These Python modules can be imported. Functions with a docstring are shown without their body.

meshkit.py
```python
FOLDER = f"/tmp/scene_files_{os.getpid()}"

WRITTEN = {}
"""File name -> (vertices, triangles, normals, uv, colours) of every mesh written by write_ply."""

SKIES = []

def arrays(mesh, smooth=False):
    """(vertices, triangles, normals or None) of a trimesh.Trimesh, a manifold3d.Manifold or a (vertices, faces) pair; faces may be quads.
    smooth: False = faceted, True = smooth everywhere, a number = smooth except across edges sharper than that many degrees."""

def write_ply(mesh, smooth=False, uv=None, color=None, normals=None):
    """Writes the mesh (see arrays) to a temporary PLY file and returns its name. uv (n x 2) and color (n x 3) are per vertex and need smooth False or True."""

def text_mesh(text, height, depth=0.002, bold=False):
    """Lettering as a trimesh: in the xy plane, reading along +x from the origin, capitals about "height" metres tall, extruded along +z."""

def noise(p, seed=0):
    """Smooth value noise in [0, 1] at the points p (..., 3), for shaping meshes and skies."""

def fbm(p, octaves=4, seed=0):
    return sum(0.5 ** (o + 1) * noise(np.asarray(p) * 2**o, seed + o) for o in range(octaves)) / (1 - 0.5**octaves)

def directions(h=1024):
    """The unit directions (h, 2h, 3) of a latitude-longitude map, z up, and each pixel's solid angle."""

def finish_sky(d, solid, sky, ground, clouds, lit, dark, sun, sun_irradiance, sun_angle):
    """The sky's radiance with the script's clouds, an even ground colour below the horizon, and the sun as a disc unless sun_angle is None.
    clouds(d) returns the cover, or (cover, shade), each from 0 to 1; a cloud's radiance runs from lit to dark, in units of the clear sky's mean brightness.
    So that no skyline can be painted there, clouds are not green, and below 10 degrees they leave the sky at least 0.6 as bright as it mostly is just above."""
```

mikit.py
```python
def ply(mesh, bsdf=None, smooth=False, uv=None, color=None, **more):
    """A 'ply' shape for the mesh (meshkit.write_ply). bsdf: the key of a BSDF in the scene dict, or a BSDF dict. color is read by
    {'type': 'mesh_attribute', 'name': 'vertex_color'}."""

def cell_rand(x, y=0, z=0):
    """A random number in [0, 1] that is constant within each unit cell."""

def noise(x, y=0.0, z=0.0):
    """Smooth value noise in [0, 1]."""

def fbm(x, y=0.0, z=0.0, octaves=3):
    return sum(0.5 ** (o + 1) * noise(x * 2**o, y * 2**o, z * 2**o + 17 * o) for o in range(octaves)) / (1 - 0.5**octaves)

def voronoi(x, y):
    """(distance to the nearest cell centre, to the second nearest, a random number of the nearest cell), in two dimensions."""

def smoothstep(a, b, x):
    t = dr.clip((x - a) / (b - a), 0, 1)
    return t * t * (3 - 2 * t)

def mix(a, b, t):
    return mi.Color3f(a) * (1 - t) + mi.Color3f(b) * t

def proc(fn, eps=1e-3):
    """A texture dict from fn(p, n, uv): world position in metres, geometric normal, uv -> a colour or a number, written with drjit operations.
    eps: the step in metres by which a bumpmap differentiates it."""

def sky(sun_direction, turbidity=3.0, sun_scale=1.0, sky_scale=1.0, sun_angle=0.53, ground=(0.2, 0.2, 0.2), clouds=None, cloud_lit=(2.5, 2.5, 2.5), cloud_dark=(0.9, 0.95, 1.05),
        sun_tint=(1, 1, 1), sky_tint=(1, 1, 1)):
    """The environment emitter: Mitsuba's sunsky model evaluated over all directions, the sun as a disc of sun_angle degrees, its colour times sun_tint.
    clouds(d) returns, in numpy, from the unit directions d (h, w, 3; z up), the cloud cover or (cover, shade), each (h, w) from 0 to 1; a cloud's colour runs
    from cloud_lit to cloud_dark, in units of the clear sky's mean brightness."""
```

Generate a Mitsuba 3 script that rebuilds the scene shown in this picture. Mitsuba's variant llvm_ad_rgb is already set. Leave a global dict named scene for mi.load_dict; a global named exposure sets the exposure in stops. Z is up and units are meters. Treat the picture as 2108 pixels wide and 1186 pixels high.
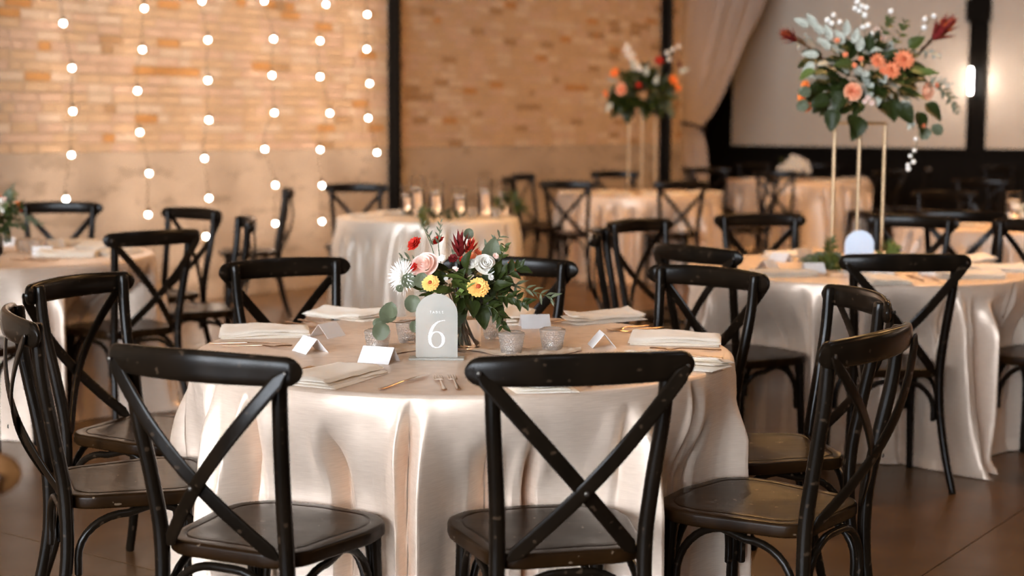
import math, random, numpy as np, trimesh, mitsuba as mi, drjit as dr
import mikit, meshkit
from mikit import fbm, noise, mix, smoothstep, proc
from shapely.geometry import LineString, Point, Polygon
T = mi.ScalarTransform4f
scene, labels = {}, {}

# ------------------------------------------------------------------ camera, lights, exposure
FOCAL, PITCH, ROLL, EYE = 3150.0, math.atan(338.5 / 3150.0), 0.005, 1.367
cp, sp, cr, sr = math.cos(PITCH), math.sin(PITCH), math.cos(ROLL), math.sin(ROLL)
scene['camera'] = {
    'type': 'thinlens', 'fov': 2 * math.degrees(math.atan(1054 / FOCAL)), 'fov_axis': 'x',
    'aperture_radius': 0.0112, 'focus_distance': 3.95, 'near_clip': 0.1, 'far_clip': 100,
    'to_world': T().look_at(origin=[0, 0, EYE], target=[0, cp, EYE - sp], up=[-sr, cr * sp, cr * cp])}
exposure = 2.15
WINDOW_LIGHT = (6.625, 7.250, 8.000)
LAMP_LIGHT = (16.500, 9.000, 3.625)
NEAR_FILL_LIGHT = (1.750, 1.900, 2.150)  # cool fill from unseen lamps added over the front
LEFT_FILL_LIGHT = (3.500, 2.000, 0.850)  # warm fill from an unseen lamp added over the left table
BULB_LIGHT = (29.500, 24.250, 20.000)
SCONCE_LIGHT = (22.000, 19.750, 17.500)

# room axes: U runs along the brick wall, V from the brick wall into the room
UX, UY = 0.5771, 0.8167
VX, VY = 0.8167, -0.5771
def uv(u, v, z=0.0):
    return np.array([UX * u + VX * v, UY * u + VY * v, z])
ROOM = np.eye(4); ROOM[:3, 0] = [UX, UY, 0]; ROOM[:3, 1] = [-VX, -VY, 0]     # local x = u, local y = -v (towards the brick wall)
WALL_V = -8.68

# ------------------------------------------------------------------ helpers
def M4(m):
    return T(np.asarray(m, float).tolist())
def numbered(name):
    k, n = name, 0
    while k in scene or k in labels or k in taken:
        n += 1; k = f'{name}_{n:03d}'
    taken.add(k)
    return k
taken = set()
def thing(name, label, cat, group=None):
    k = numbered(name)
    labels[k] = {'label': label, 'category': cat}
    if group: labels[k]['group'] = group
    return k
def struct(name, label=None):
    k = numbered(name)
    labels[k] = {'kind': 'structure'}
    if label: labels[k]['label'] = label
    return k
def put(shape, key, mat=None, bsdf=None):
    d = dict(shape)
    if mat is not None: d['to_world'] = M4(mat)
    if bsdf is not None: d['bsdf'] = {'type': 'ref', 'id': bsdf}
    scene[key] = d
    return key
def part(parent, name, shape, mat=None, bsdf=None, label=None, stuff=False):
    k = numbered(parent + '__' + name)
    put(shape, k, mat, bsdf)
    if label or stuff:
        labels[k] = {}
        if label: labels[k]['label'] = label
        if stuff: labels[k]['kind'] = 'stuff'
    return k
def ply(m, bsdf, smooth=False):
    return mikit.ply(m, bsdf, smooth=smooth)
def cat(ms):
    ms = [m if isinstance(m, trimesh.Trimesh) else trimesh.Trimesh(m[0], m[1], process=False) for m in ms]
    return trimesh.util.concatenate(ms)
def tris(v, f):
    v = np.asarray(v, float); f = np.asarray(f, int)
    if f.shape[1] == 4: f = np.vstack([f[:, [0, 1, 2]], f[:, [0, 2, 3]]])
    return trimesh.Trimesh(v, f, process=False)
def grid_faces(n, m, wrap=False):
    f = []
    for i in range(n - 1):
        for j in range(m if wrap else m - 1):
            a, b = i * m + j, i * m + (j + 1) % m
            f.append((a, b, b + m, a + m))
    return np.array(f)
def spline(pts, n):
    """Catmull-Rom through the points."""
    p = np.asarray(pts, float); p = np.vstack([2 * p[0] - p[1], p, 2 * p[-1] - p[-2]])
    out = []
    segs = len(p) - 3
    for t in np.linspace(0, segs - 1e-9, n):
        i = int(t); t -= i
        a, b, c, d = p[i:i + 4]
        out.append(0.5 * ((2 * b) + (c - a) * t + (2 * a - 5 * b + 4 * c - d) * t * t + (3 * b - a - 3 * c + d) * t ** 3))
    return np.array(out)
def tangents(p):
    t = np.gradient(p, axis=0)
    return t / np.maximum(np.linalg.norm(t, axis=1, keepdims=True), 1e-12)
def loft(path, side, w, t, n=12, p=2.0):
    """A rounded bar along the path: w = full size along side, t = full size across it, p = superellipse power."""
    path = np.asarray(path, float); N = len(path); tan = tangents(path)
    side = np.broadcast_to(np.asarray(side, float), path.shape)
    side = side - tan * (side * tan).sum(1, keepdims=True); side /= np.linalg.norm(side, axis=1, keepdims=True)
    nor = np.cross(tan, side)
    w = np.broadcast_to(w, N) / 2; t = np.broadcast_to(t, N) / 2
    a = np.arange(n) * 2 * np.pi / n
    c, s = np.sign(np.cos(a)) * np.abs(np.cos(a)) ** (2 / p), np.sign(np.sin(a)) * np.abs(np.sin(a)) ** (2 / p)
    v = path[:, None] + side[:, None] * (w[:, None] * c)[..., None] + nor[:, None] * (t[:, None] * s)[..., None]
    v = np.vstack([v.reshape(-1, 3), path[:1], path[-1:]])
    f = grid_faces(N, n, True)
    f = np.vstack([f[:, [0, 1, 2]], f[:, [0, 2, 3]]])
    i = np.arange(n)
    f = np.vstack([f, np.stack([(i + 1) % n, i, i * 0 + N * n], 1), np.stack([(N - 1) * n + i, (N - 1) * n + (i + 1) % n, i * 0 + N * n + 1], 1)])
    return trimesh.Trimesh(v, f, process=False)
def tube(path, r, n=10, round_ends=True):
    path = np.asarray(path, float); r = np.broadcast_to(np.asarray(r, float), len(path)).copy()
    if round_ends:
        t = tangents(path)
        path = np.vstack([path[:1] - t[:1] * r[0] * .3, path, path[-1:] + t[-1:] * r[-1] * .3]); r = np.concatenate([[r[0] * .75], r, [r[-1] * .75]])
    d = path[-1] - path[0]; k = int(np.argmin(np.abs(d))); s = np.zeros(3); s[k] = 1
    tan = tangents(path); side = np.zeros_like(path); cur = s
    for i in range(len(path)):
        cur = cur - tan[i] * (cur @ tan[i]); cur = cur / np.linalg.norm(cur); side[i] = cur
    return loft(path, side, 2 * r, 2 * r, n)
def box(lo, hi, c=0.0):
    lo, hi = np.asarray(lo, float), np.asarray(hi, float)
    if c <= 0:
        return trimesh.creation.box(bounds=[lo, hi])
    pts = []
    for x in (0, 1):
        for y in (0, 1):
            for z in (0, 1):
                q = np.where([x, y, z], hi, lo); s = np.where([x, y, z], -1, 1) * c
                for k in range(3):
                    o = q + s; o[k] = q[k]; pts.append(o)
    return trimesh.convex.convex_hull(np.array(pts))
def lathe(prof, n=32):
    prof = np.asarray(prof, float); a = np.arange(n) * 2 * np.pi / n
    v = np.stack([prof[:, :1] * np.cos(a), prof[:, :1] * np.sin(a), np.repeat(prof[:, 1:], n, 1)], -1).reshape(-1, 3)
    f = grid_faces(len(prof), n, True)
    return trimesh.Trimesh(v, np.vstack([f[:, [0, 1, 2]], f[:, [0, 2, 3]]]), process=False)
def frame(pos, z, y=None, s=1.0):
    """A matrix that takes local z to z and, as far as it can, local y to y."""
    z = np.asarray(z, float); z = z / np.linalg.norm(z)
    y = np.array([0, 0, 1.0]) if y is None else np.asarray(y, float)
    y = y - z * (y @ z)
    if np.linalg.norm(y) < 1e-6: y = np.array([1.0, 0, 0]) - z * z[0]
    y = y / np.linalg.norm(y); m = np.eye(4)
    s = np.broadcast_to(s, 3)
    m[:3, 0], m[:3, 1], m[:3, 2], m[:3, 3] = np.cross(y, z) * s[0], y * s[1], z * s[2], pos
    return m
def place(x, y, z=0.0, deg=0.0, s=1.0):
    a = math.radians(deg); m = np.eye(4); s = np.broadcast_to(s, 3)
    m[:3, :3] = np.array([[math.cos(a), -math.sin(a), 0], [math.sin(a), math.cos(a), 0], [0, 0, 1]]) * s
    m[:3, 3] = [x, y, z]
    return m

# ------------------------------------------------------------------ materials
def principled(color, rough=0.5, **k):
    c = color if isinstance(color, dict) else {'type': 'rgb', 'value': list(color)}
    return {'type': 'twosided', 'b': {'type': 'principled', 'base_color': c, 'roughness': rough, **k}}
def diffuse(color):
    c = color if isinstance(color, dict) else {'type': 'rgb', 'value': list(color)}
    return {'type': 'twosided', 'b': {'type': 'diffuse', 'reflectance': c}}
def wood_fn(p, n, uv):
    g = fbm(p.x * 26, p.y * 26, p.z * 9, 2)
    w = smoothstep(0.74, 0.80, fbm(p.x * 60 + 3, p.y * 60, p.z * 60, 2))
    return mix(mix((0.003, 0.0022, 0.0015), (0.010, 0.0062, 0.0036), g), (0.08, 0.05, 0.03), w * 0.35)
def seat_fn(p, n, uv):
    g = fbm(p.x * 14, p.y * 60, p.z * 9, 2)
    w = smoothstep(0.785, 0.83, fbm(p.x * 55 + 9, p.y * 55, p.z * 55))
    return mix(mix((0.006, 0.0026, 0.0008), (0.019, 0.0080, 0.0023), g), (0.20, 0.14, 0.09), w * 0.5)
scene['chair_wood'] = principled(proc(wood_fn), 0.22, specular=0.15)
scene['seat_wood'] = principled(proc(seat_fn), 0.30, specular=0.12)
scene['screw_metal'] = principled((0.10, 0.09, 0.08), 0.35, metallic=0.8)
def satin_fn(p, n, uv):
    s = noise(p.x * 45, p.y * 45, p.z * 420)
    return mix((0.68, 0.535, 0.42), (0.76, 0.61, 0.49), s)
scene['satin'] = principled(proc(satin_fn), 0.40, specular=0.4, metallic=0.30)
scene['white_satin'] = principled((0.76, 0.68, 0.58), 0.42, specular=0.4, metallic=0.3)
scene['napkin_cloth'] = principled((0.77, 0.70, 0.60), 0.7, specular=0.2, sheen=0.3)
scene['card_paper'] = diffuse((0.80, 0.79, 0.78))
scene['ink'] = diffuse((0.03, 0.03, 0.035))
scene['gauze'] = diffuse((0.60, 0.47, 0.35))
scene['flatware_metal'] = principled((0.60, 0.41, 0.27), 0.16, metallic=1.0)
scene['gold_paint'] = principled((0.70, 0.53, 0.33), 0.34, metallic=0.75)
scene['glass'] = {'type': 'dielectric', 'int_ior': 1.45}
scene['pressed_glass'] = {'type': 'blendbsdf', 'weight': 0.13, 'a': {'type': 'dielectric', 'int_ior': 1.45}, 'b': diffuse((0.82, 0.78, 0.72))}
scene['water'] = {'type': 'dielectric', 'int_ior': 1.33}
scene['frosted'] = {'type': 'blendbsdf', 'weight': 0.36, 'a': {'type': 'roughdielectric', 'alpha': 0.28, 'int_ior': 1.4}, 'b': diffuse((0.72, 0.72, 0.66))}
scene['blue_lit_acrylic'] = principled((0.66, 0.76, 0.90), 0.22, specular=0.6)  # blue window reflection on the sign is put into this base colour
scene['white_vinyl'] = diffuse((0.86, 0.85, 0.83))
scene['wax'] = principled((0.82, 0.78, 0.70), 0.5)
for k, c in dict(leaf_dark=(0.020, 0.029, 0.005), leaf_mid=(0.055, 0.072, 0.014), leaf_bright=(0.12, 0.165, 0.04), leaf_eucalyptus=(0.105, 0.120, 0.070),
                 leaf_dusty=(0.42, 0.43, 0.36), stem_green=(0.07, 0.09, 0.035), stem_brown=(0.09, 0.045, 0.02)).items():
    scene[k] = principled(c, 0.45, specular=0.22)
for k, c in dict(petal_red=(0.50, 0.022, 0.012), petal_burgundy=(0.15, 0.010, 0.010), petal_orange=(0.86, 0.25, 0.05), petal_coral=(0.85, 0.30, 0.14), petal_peach=(0.88, 0.52, 0.33),
                 petal_blush=(0.88, 0.69, 0.61), petal_white=(0.85, 0.83, 0.78), petal_yellow=(0.90, 0.52, 0.15), petal_rust=(0.42, 0.07, 0.02)).items():
    scene[k] = principled(c, 0.6, specular=0.25, sheen=0.2)
def brick_mat(a, b):
    def fn(p, n, uv):
        return mix(a, b, fbm(p.x * 9, p.y * 9, p.z * 22))
    return diffuse(proc(fn))
scene['brick_buff'] = brick_mat((0.50, 0.34, 0.205), (0.62, 0.44, 0.285))
scene['brick_pink'] = brick_mat((0.53, 0.36, 0.245), (0.64, 0.46, 0.34))
scene['brick_pale'] = brick_mat((0.57, 0.43, 0.30), (0.68, 0.53, 0.40))
scene['brick_orange'] = brick_mat((0.44, 0.21, 0.07), (0.56, 0.30, 0.12))
scene['brick_brown'] = brick_mat((0.34, 0.20, 0.10), (0.46, 0.29, 0.16))
def mortar_fn(p, n, uv):
    return mix((0.49, 0.36, 0.24), (0.60, 0.455, 0.32), fbm(p.x * 12, p.y * 12, p.z * 12))
scene['mortar'] = diffuse(proc(mortar_fn))
def base_fn(p, n, uv):
    a = fbm(p.x * 2.2, p.y * 2.2, p.z * 4.5, 4)
    s = smoothstep(0.56, 0.72, fbm(p.x * 5 + 7, p.y * 5, p.z * 9))
    return mix(mix((0.36, 0.275, 0.205), (0.52, 0.41, 0.31), a), (0.27, 0.20, 0.14), s * 0.6)
scene['wall_concrete'] = diffuse(proc(base_fn))
def floor_fn(p, n, uv):
    a = fbm(p.x * 0.9, p.y * 0.9, 0, 4); b = fbm(p.x * 7 + 5, p.y * 7, 1, 3)
    return mix((0.052, 0.026, 0.0105), (0.124, 0.066, 0.029), a * 0.6 + b * 0.4)
def floor_rough(p, n, uv):
    return 0.20 + 0.22 * fbm(p.x * 3 + 2, p.y * 3, 4)
scene['floor_concrete'] = {'type': 'principled', 'base_color': proc(floor_fn), 'roughness': proc(floor_rough), 'specular': 0.28}
scene['joint_dark'] = diffuse((0.02, 0.014, 0.01))
scene['black_steel'] = principled((0.004, 0.0035, 0.003), 0.5, specular=0.1)
scene['dark_paint'] = principled((0.008, 0.0055, 0.0035), 0.6, specular=0.1)
scene['panel_plaster'] = diffuse((0.84, 0.71, 0.58))
scene['drape_cloth'] = diffuse((0.66, 0.54, 0.46))
scene['rope'] = diffuse((0.06, 0.04, 0.035))
scene['ceiling_paint'] = diffuse((0.30, 0.22, 0.15))
scene['side_wall'] = diffuse((0.34, 0.25, 0.17))
scene['cable_brown'] = diffuse((0.16, 0.10, 0.05))
scene['dark_cloth'] = diffuse((0.015, 0.012, 0.010))
def glow(rgb, weight=1.0):
    return {'type': 'area', 'radiance': {'type': 'rgb', 'value': list(rgb)}, 'sampling_weight': weight}

# ------------------------------------------------------------------ the setting
U0, U1, V1, VB, HC = -6.0, 19.3, 9.0, -14.0, 4.4
# floor: a dark bed with sawn slabs
fl = struct('floor')
scene[fl] = {**ply(tris([[-18, -14, -.012], [26, -14, -.012], [26, 34, -.012], [-18, 34, -.012]], [[0, 1, 2, 3]]), 'joint_dark')}
slab_u = [-6, -2.9, .1, 3.1, 6.6, 10.1, 13.6, 17.1, 19.4]; slab_v = [-14, -8.75, -5.2, -1.602, 2.0, 5.6, 9.1]
for i in range(len(slab_u) - 1):
    for j in range(len(slab_v) - 1):
        b = box([slab_u[i] + .002, slab_v[j] + .002, -.011], [slab_u[i + 1] - .002, slab_v[j + 1] - .002, 0], .0012)
        q = b.vertices.copy(); w = np.stack([UX * q[:, 0] + VX * q[:, 1], UY * q[:, 0] + VY * q[:, 1], q[:, 2]], 1)
        part(fl, 'slab', ply(trimesh.Trimesh(w, b.faces[:, ::-1], process=False), 'floor_concrete'))
def room_quad(pts):
    return tris(pts, [[0, 1, 2, 3]])
def uvbox(u0, u1, v0, v1, z0, z1, c=0.0):
    b = box([u0, v0, z0], [u1, v1, z1], c); q = b.vertices
    return trimesh.Trimesh(np.stack([UX * q[:, 0] + VX * q[:, 1], UY * q[:, 0] + VY * q[:, 1], q[:, 2]], 1), b.faces[:, ::-1], process=False)
ce = struct('ceiling'); scene[ce] = ply(uvbox(U0, U1, VB, V1, HC, HC + .1), 'ceiling_paint')
# brick walls: mortar bed, brick courses one by one, concrete plinth below z = 1.15
rng = random.Random(5)
bm = box([0, -.001, 0], [.205, .014, .058], .004)          # local x along the wall, y out of the bed
bh = box([0, -.001, 0], [.098, .014, .058], .004)
brick_plys = {}
def brick_shape(kind, col):
    if (kind, col) not in brick_plys: brick_plys[kind, col] = ply(bm if kind == 's' else bh, col)
    return brick_plys[kind, col]
TONES = ['brick_buff'] * 12 + ['brick_pink'] * 9 + ['brick_pale'] * 6 + ['brick_orange'] * 2 + ['brick_brown'] * 1
def brick_wall(name, u0, u1, seen, tones, rng, top=3.3):
    w = struct(name)
    scene[w] = ply(uvbox(u0, u1, WALL_V - .25, WALL_V, 0, HC), 'mortar')
    base = uvbox(u0 + .001, u1 - .001, WALL_V - .01, WALL_V + .012, 0, 1.15, .004)
    part(w, 'concrete_plinth', ply(base, 'wall_concrete'), label='rough grey-brown concrete plinth below the bricks')
    items = []
    row, z = 0, 1.152
    while z < top:
        u = u0 + .004 + (-.1 if row % 2 else 0.0) - rng.random() * .03
        head_row = row % 6 == 4
        while u < u1 - .03:
            kind = 'h' if (head_row and rng.random() < .8) or rng.random() < .09 else 's'
            L = .215 if kind == 's' else .108
            a, b = max(u, u0 + .002), min(u + L - .010, u1 - .004)
            if b - a > .03:
                items.append((a, b, z, kind, rng.choice(tones), rng.random() * .004, rng.uniform(-.0015, .0015)))
            u += L
        row += 1; z += .0695
    view = lambda it: seen[0] < it[0] and it[1] < seen[1] and it[2] < seen[2] + seen[3] * (it[0] - seen[0])
    near = sorted([it for it in items if view(it)], key=lambda it: it[0])
    far = [it for it in items if not view(it)] + near[300:]
    def mat(it):
        full = .205 if it[3] == 's' else .098
        m = np.eye(4); m[:3, 0] = np.array([UX, UY, 0]) * (it[1] - it[0]) / full; m[:3, 1] = [VX, VY, 0]; m[:3, 2] = [0, 0, 1]
        m[:3, 3] = uv(it[0], WALL_V + it[5] - .002, it[2] + it[6]); return m
    for it in near[:300]:
        part(w, 'brick', brick_shape(it[3], it[4]), mat(it))
    by = {}
    for it in far: by.setdefault(it[4], []).append((bm if it[3] == 's' else bh).copy().apply_transform(mat(it)))
    for tone, ms in by.items():
        part(w, 'brick_courses', ply(cat(ms), tone), stuff=True)
    return w
brick_wall('wall_left', U0, 10.39, (6.3, 10.41, 2.16, .065), TONES, rng)
TONES_2 = ['brick_buff'] * 14 + ['brick_pink'] * 11 + ['brick_pale'] * 5 + ['brick_orange'] * 1 + ['brick_brown'] * 2
brick_wall('wall_back', 10.40, 15.63, (10.3, 15.7, 2.50, .075), TONES_2, rng)
# black steel columns against the bricks
for u, w2 in ((10.395, .034), (15.17, .05)):
    c = thing('steel_column', 'black steel column on the brick wall, ' + ('between the bare-bulb wall and the plain bricks' if u < 12 else 'near the draped curtain'), 'column')
    part(c, 'shaft', ply(uvbox(u - w2, u + w2, WALL_V + .02, WALL_V + .12, 0, HC, .004), 'black_steel'))
    part(c, 'base_plate', ply(uvbox(u - w2 - .05, u + w2 + .05, WALL_V + .014, WALL_V + .20, .0005, .014, .002), 'black_steel'))
# wall with pale panels
wr = struct('wall_right'); scene[wr] = ply(uvbox(U1, U1 + .2, VB, V1, 0, HC), 'dark_paint')
for v0, v1, lab in ((-13.6, -10.3, None), (-9.88, -6.57, None), (-6.32, -3.0, None), (-2.75, .55, None), (.8, 4.1, None), (4.35, 7.65, None)):
    part(wr, 'panel', ply(uvbox(U1 - .035, U1, v0, v1, 1.08, 3.75, .004), 'panel_plaster'))
    for a, b, z0, z1 in ((v0 - .035, v0, 1.045, 3.79), (v1, v1 + .035, 1.045, 3.79), (v0, v1, 1.045, 1.08), (v0, v1, 3.75, 3.79)):
        part(wr, 'panel_moulding', ply(uvbox(U1 - .05, U1, a, b, z0, z1, .004), 'dark_paint'))
part(wr, 'dado_rail', ply(uvbox(U1 - .03, U1, VB, V1, .98, 1.03, .006), 'dark_paint'))
for v in (-6.445, -2.875, .675, 4.225):
    part(wr, 'pilaster_capital', ply(uvbox(U1 - .16, U1 - .001, v - .15, v + .15, 2.66, 2.95, .02), 'dark_paint'))
# the unseen rest of the hall closes it for the light
for nm, a in (('wall_behind', (U0 - .2, U0, VB, V1)), ('wall_front', (U0, U1, V1, V1 + .2)), ('wall_bay', (15.63, U1, VB - .2, VB)), ('wall_bay_side', (15.43, 15.63, VB, WALL_V - .25))):
    s = struct(nm); scene[s] = ply(uvbox(*a, 0, HC), 'side_wall')
# tall windows behind the camera
for i, v in enumerate((-4.7, -2.6, -.5, 1.6)):
    w = struct(f'window_{i + 1}')
    scene[w] = ply(cat([uvbox(U0, U0 + .09, a, b, z0, z1, .006) for a, b, z0, z1 in ((v - .85, v - .78, .8, 3.7), (v + .78, v + .85, .8, 3.7), (v - .78, v + .78, .8, .87), (v - .78, v + .78, 3.63, 3.7), (v - .78, v + .78, 2.2, 2.24), (v - .02, v + .02, .87, 3.63))]), 'black_steel')
    for k, (a, b, z0, z1) in enumerate(((v - .78, v - .02, .87, 2.2), (v + .02, v + .78, .87, 2.2), (v - .78, v - .02, 2.24, 3.63), (v + .02, v + .78, 2.24, 3.63))):
        q = [uv(U0 + .03, a, z0), uv(U0 + .03, b, z0), uv(U0 + .03, b, z1), uv(U0 + .03, a, z1)]
        m = tris(q, [[0, 1, 2, 3]])
        if m.face_normals[0] @ uv(1, 0) < 0: m = tris(q, [[3, 2, 1, 0]])
        k_ = part(w, 'pane', ply(m, 'white_vinyl')); scene[k_]['emitter'] = glow(WINDOW_LIGHT, 1.5)
# unseen ceiling lamps: warm over the rear, added fill over the nearer tables
lamp_body = lathe([(0, .06), (.37, .06), (.38, .05), (.38, 0), (.36, 0), (.36, .02), (0, .02)], 24)
lamp_disc = lathe([(.0001, 0), (.355, 0)], 24); lamp_disc = trimesh.Trimesh(lamp_disc.vertices, lamp_disc.faces[:, ::-1], process=False)
if lamp_disc.face_normals[:, 2].sum() > 0: lamp_disc.invert()
for (u, v), where in zip(((4.0, -6.4), (7.8, -2.2), (5.0, -1.2), (5.0, 3.2), (9.6, -5.0), (9.6, -.6), (9.6, 3.8), (14.0, -5.6), (14.0, -1.2), (14.0, 3.2), (.6, -3.4), (.6, 1.0)), ('the left table', 'the tall-flower table', 'the aisle right of the front table', 'the open floor far right of the front table', 'the white candle table', 'the far right table', 'the open floor at the right rear', 'the tan table', 'the shaded rear chairs', 'the rear right corner', 'the space left of the camera', 'the space right of the camera')):
    p = uv(u, v)
    l = thing('unseen_ceiling_lamp', 'unseen round ceiling lamp over ' + where, 'lamp', 'unseen round lamps over the hall')
    part(l, 'housing', ply(lamp_body, 'black_steel'), place(p[0], p[1], 4.0))
    part(l, 'rod', ply(tube([[0, 0, .06], [0, 0, .4]], .01), 'black_steel'), place(p[0], p[1], 4.0))
    k_ = part(l, 'diffuser', ply(lamp_disc, 'white_vinyl'), place(p[0], p[1], 4.012)); scene[k_]['emitter'] = glow(LAMP_LIGHT if u > 7 else LEFT_FILL_LIGHT if v < -6 else NEAR_FILL_LIGHT, 1.5)
# wall sconces: glowing upright tubes on the dark pilasters
for v, where in ((-6.445, 'beside the tall flowers'), (-2.875, 'next to the right of the visible one'), (.675, 'third along the wall'), (4.225, 'last along the wall')):
    s = thing('wall_sconce', 'glowing upright tube sconce on a dark strip, ' + where, 'lamp', 'tube sconces between the panels')
    m = place(*uv(U1 - .29, v), 0)
    part(s, 'backplate', ply(uvbox(U1 - .025, U1 - .0005, v - .04, v + .04, 1.70, 2.14, .006), 'black_steel'))
    for z in (1.735, 2.098): part(s, 'arm', ply(uvbox(U1 - .30, U1 - .02, v - .008, v + .008, z - .008, z + .008, .002), 'black_steel'))
    for z in (1.74, 2.085): part(s, 'end_cap', ply(lathe([(0, 0), (.032, 0), (.032, .022), (0, .022)], 20), 'black_steel'), place(*uv(U1 - .29, v), z))
    k_ = part(s, 'glass_tube', ply(lathe([(.017, 1.762), (.019, 1.78), (.019, 2.07), (.017, 2.085)], 20), 'white_vinyl'), m); scene[k_]['emitter'] = glow(SCONCE_LIGHT, 8.0 if v < -6 else 1.0)

# ------------------------------------------------------------------ string lights
STRANDS = [
    [(-3.036, 10.450, 2.025), (-2.999, 10.501, 1.728), (-3.000, 10.500, 1.436), (-3.013, 10.483, 1.139), (-3.044, 10.438, 0.840)],
    [(-2.625, 11.031, 2.170), (-2.640, 11.010, 1.878), (-2.670, 10.967, 1.586), (-2.662, 10.979, 1.293), (-2.617, 11.042, 0.998), (-2.627, 11.029, 0.701)],
    [(-2.304, 11.485, 2.258), (-2.274, 11.528, 1.976), (-2.278, 11.523, 1.678), (-2.276, 11.525, 1.383), (-2.305, 11.484, 1.097), (-2.283, 11.515, 0.798), (-2.304, 11.485, 0.511), (-2.311, 11.476, 0.218)],
    [(-1.929, 12.016, 2.302), (-1.873, 12.095, 2.016), (-1.885, 12.078, 1.734), (-1.873, 12.097, 1.443), (-1.938, 12.004, 1.159), (-1.872, 12.097, 0.875), (-1.875, 12.093, 0.572)],
    [(-1.521, 12.593, 2.322), (-1.564, 12.533, 2.026), (-1.566, 12.530, 1.738), (-1.500, 12.623, 1.445), (-1.570, 12.524, 1.149), (-1.559, 12.540, 0.855), (-1.561, 12.537, 0.561)],
    [(-1.226, 13.011, 2.271), (-1.231, 13.004, 1.984), (-1.211, 13.033, 1.698), (-1.223, 13.016, 1.408), (-1.158, 13.107, 1.116)]]
bulb = trimesh.creation.icosphere(subdivisions=2, radius=.0185)
socket = lathe([(0, .052), (.009, .052), (.011, .04), (.011, .016), (0, .016)], 10)
bulb_ply, socket_ply = ply(bulb, 'white_vinyl', True), ply(socket, 'cable_brown', 40)
ORD = ['first', 'second', 'third', 'fourth', 'fifth', 'sixth']
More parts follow.
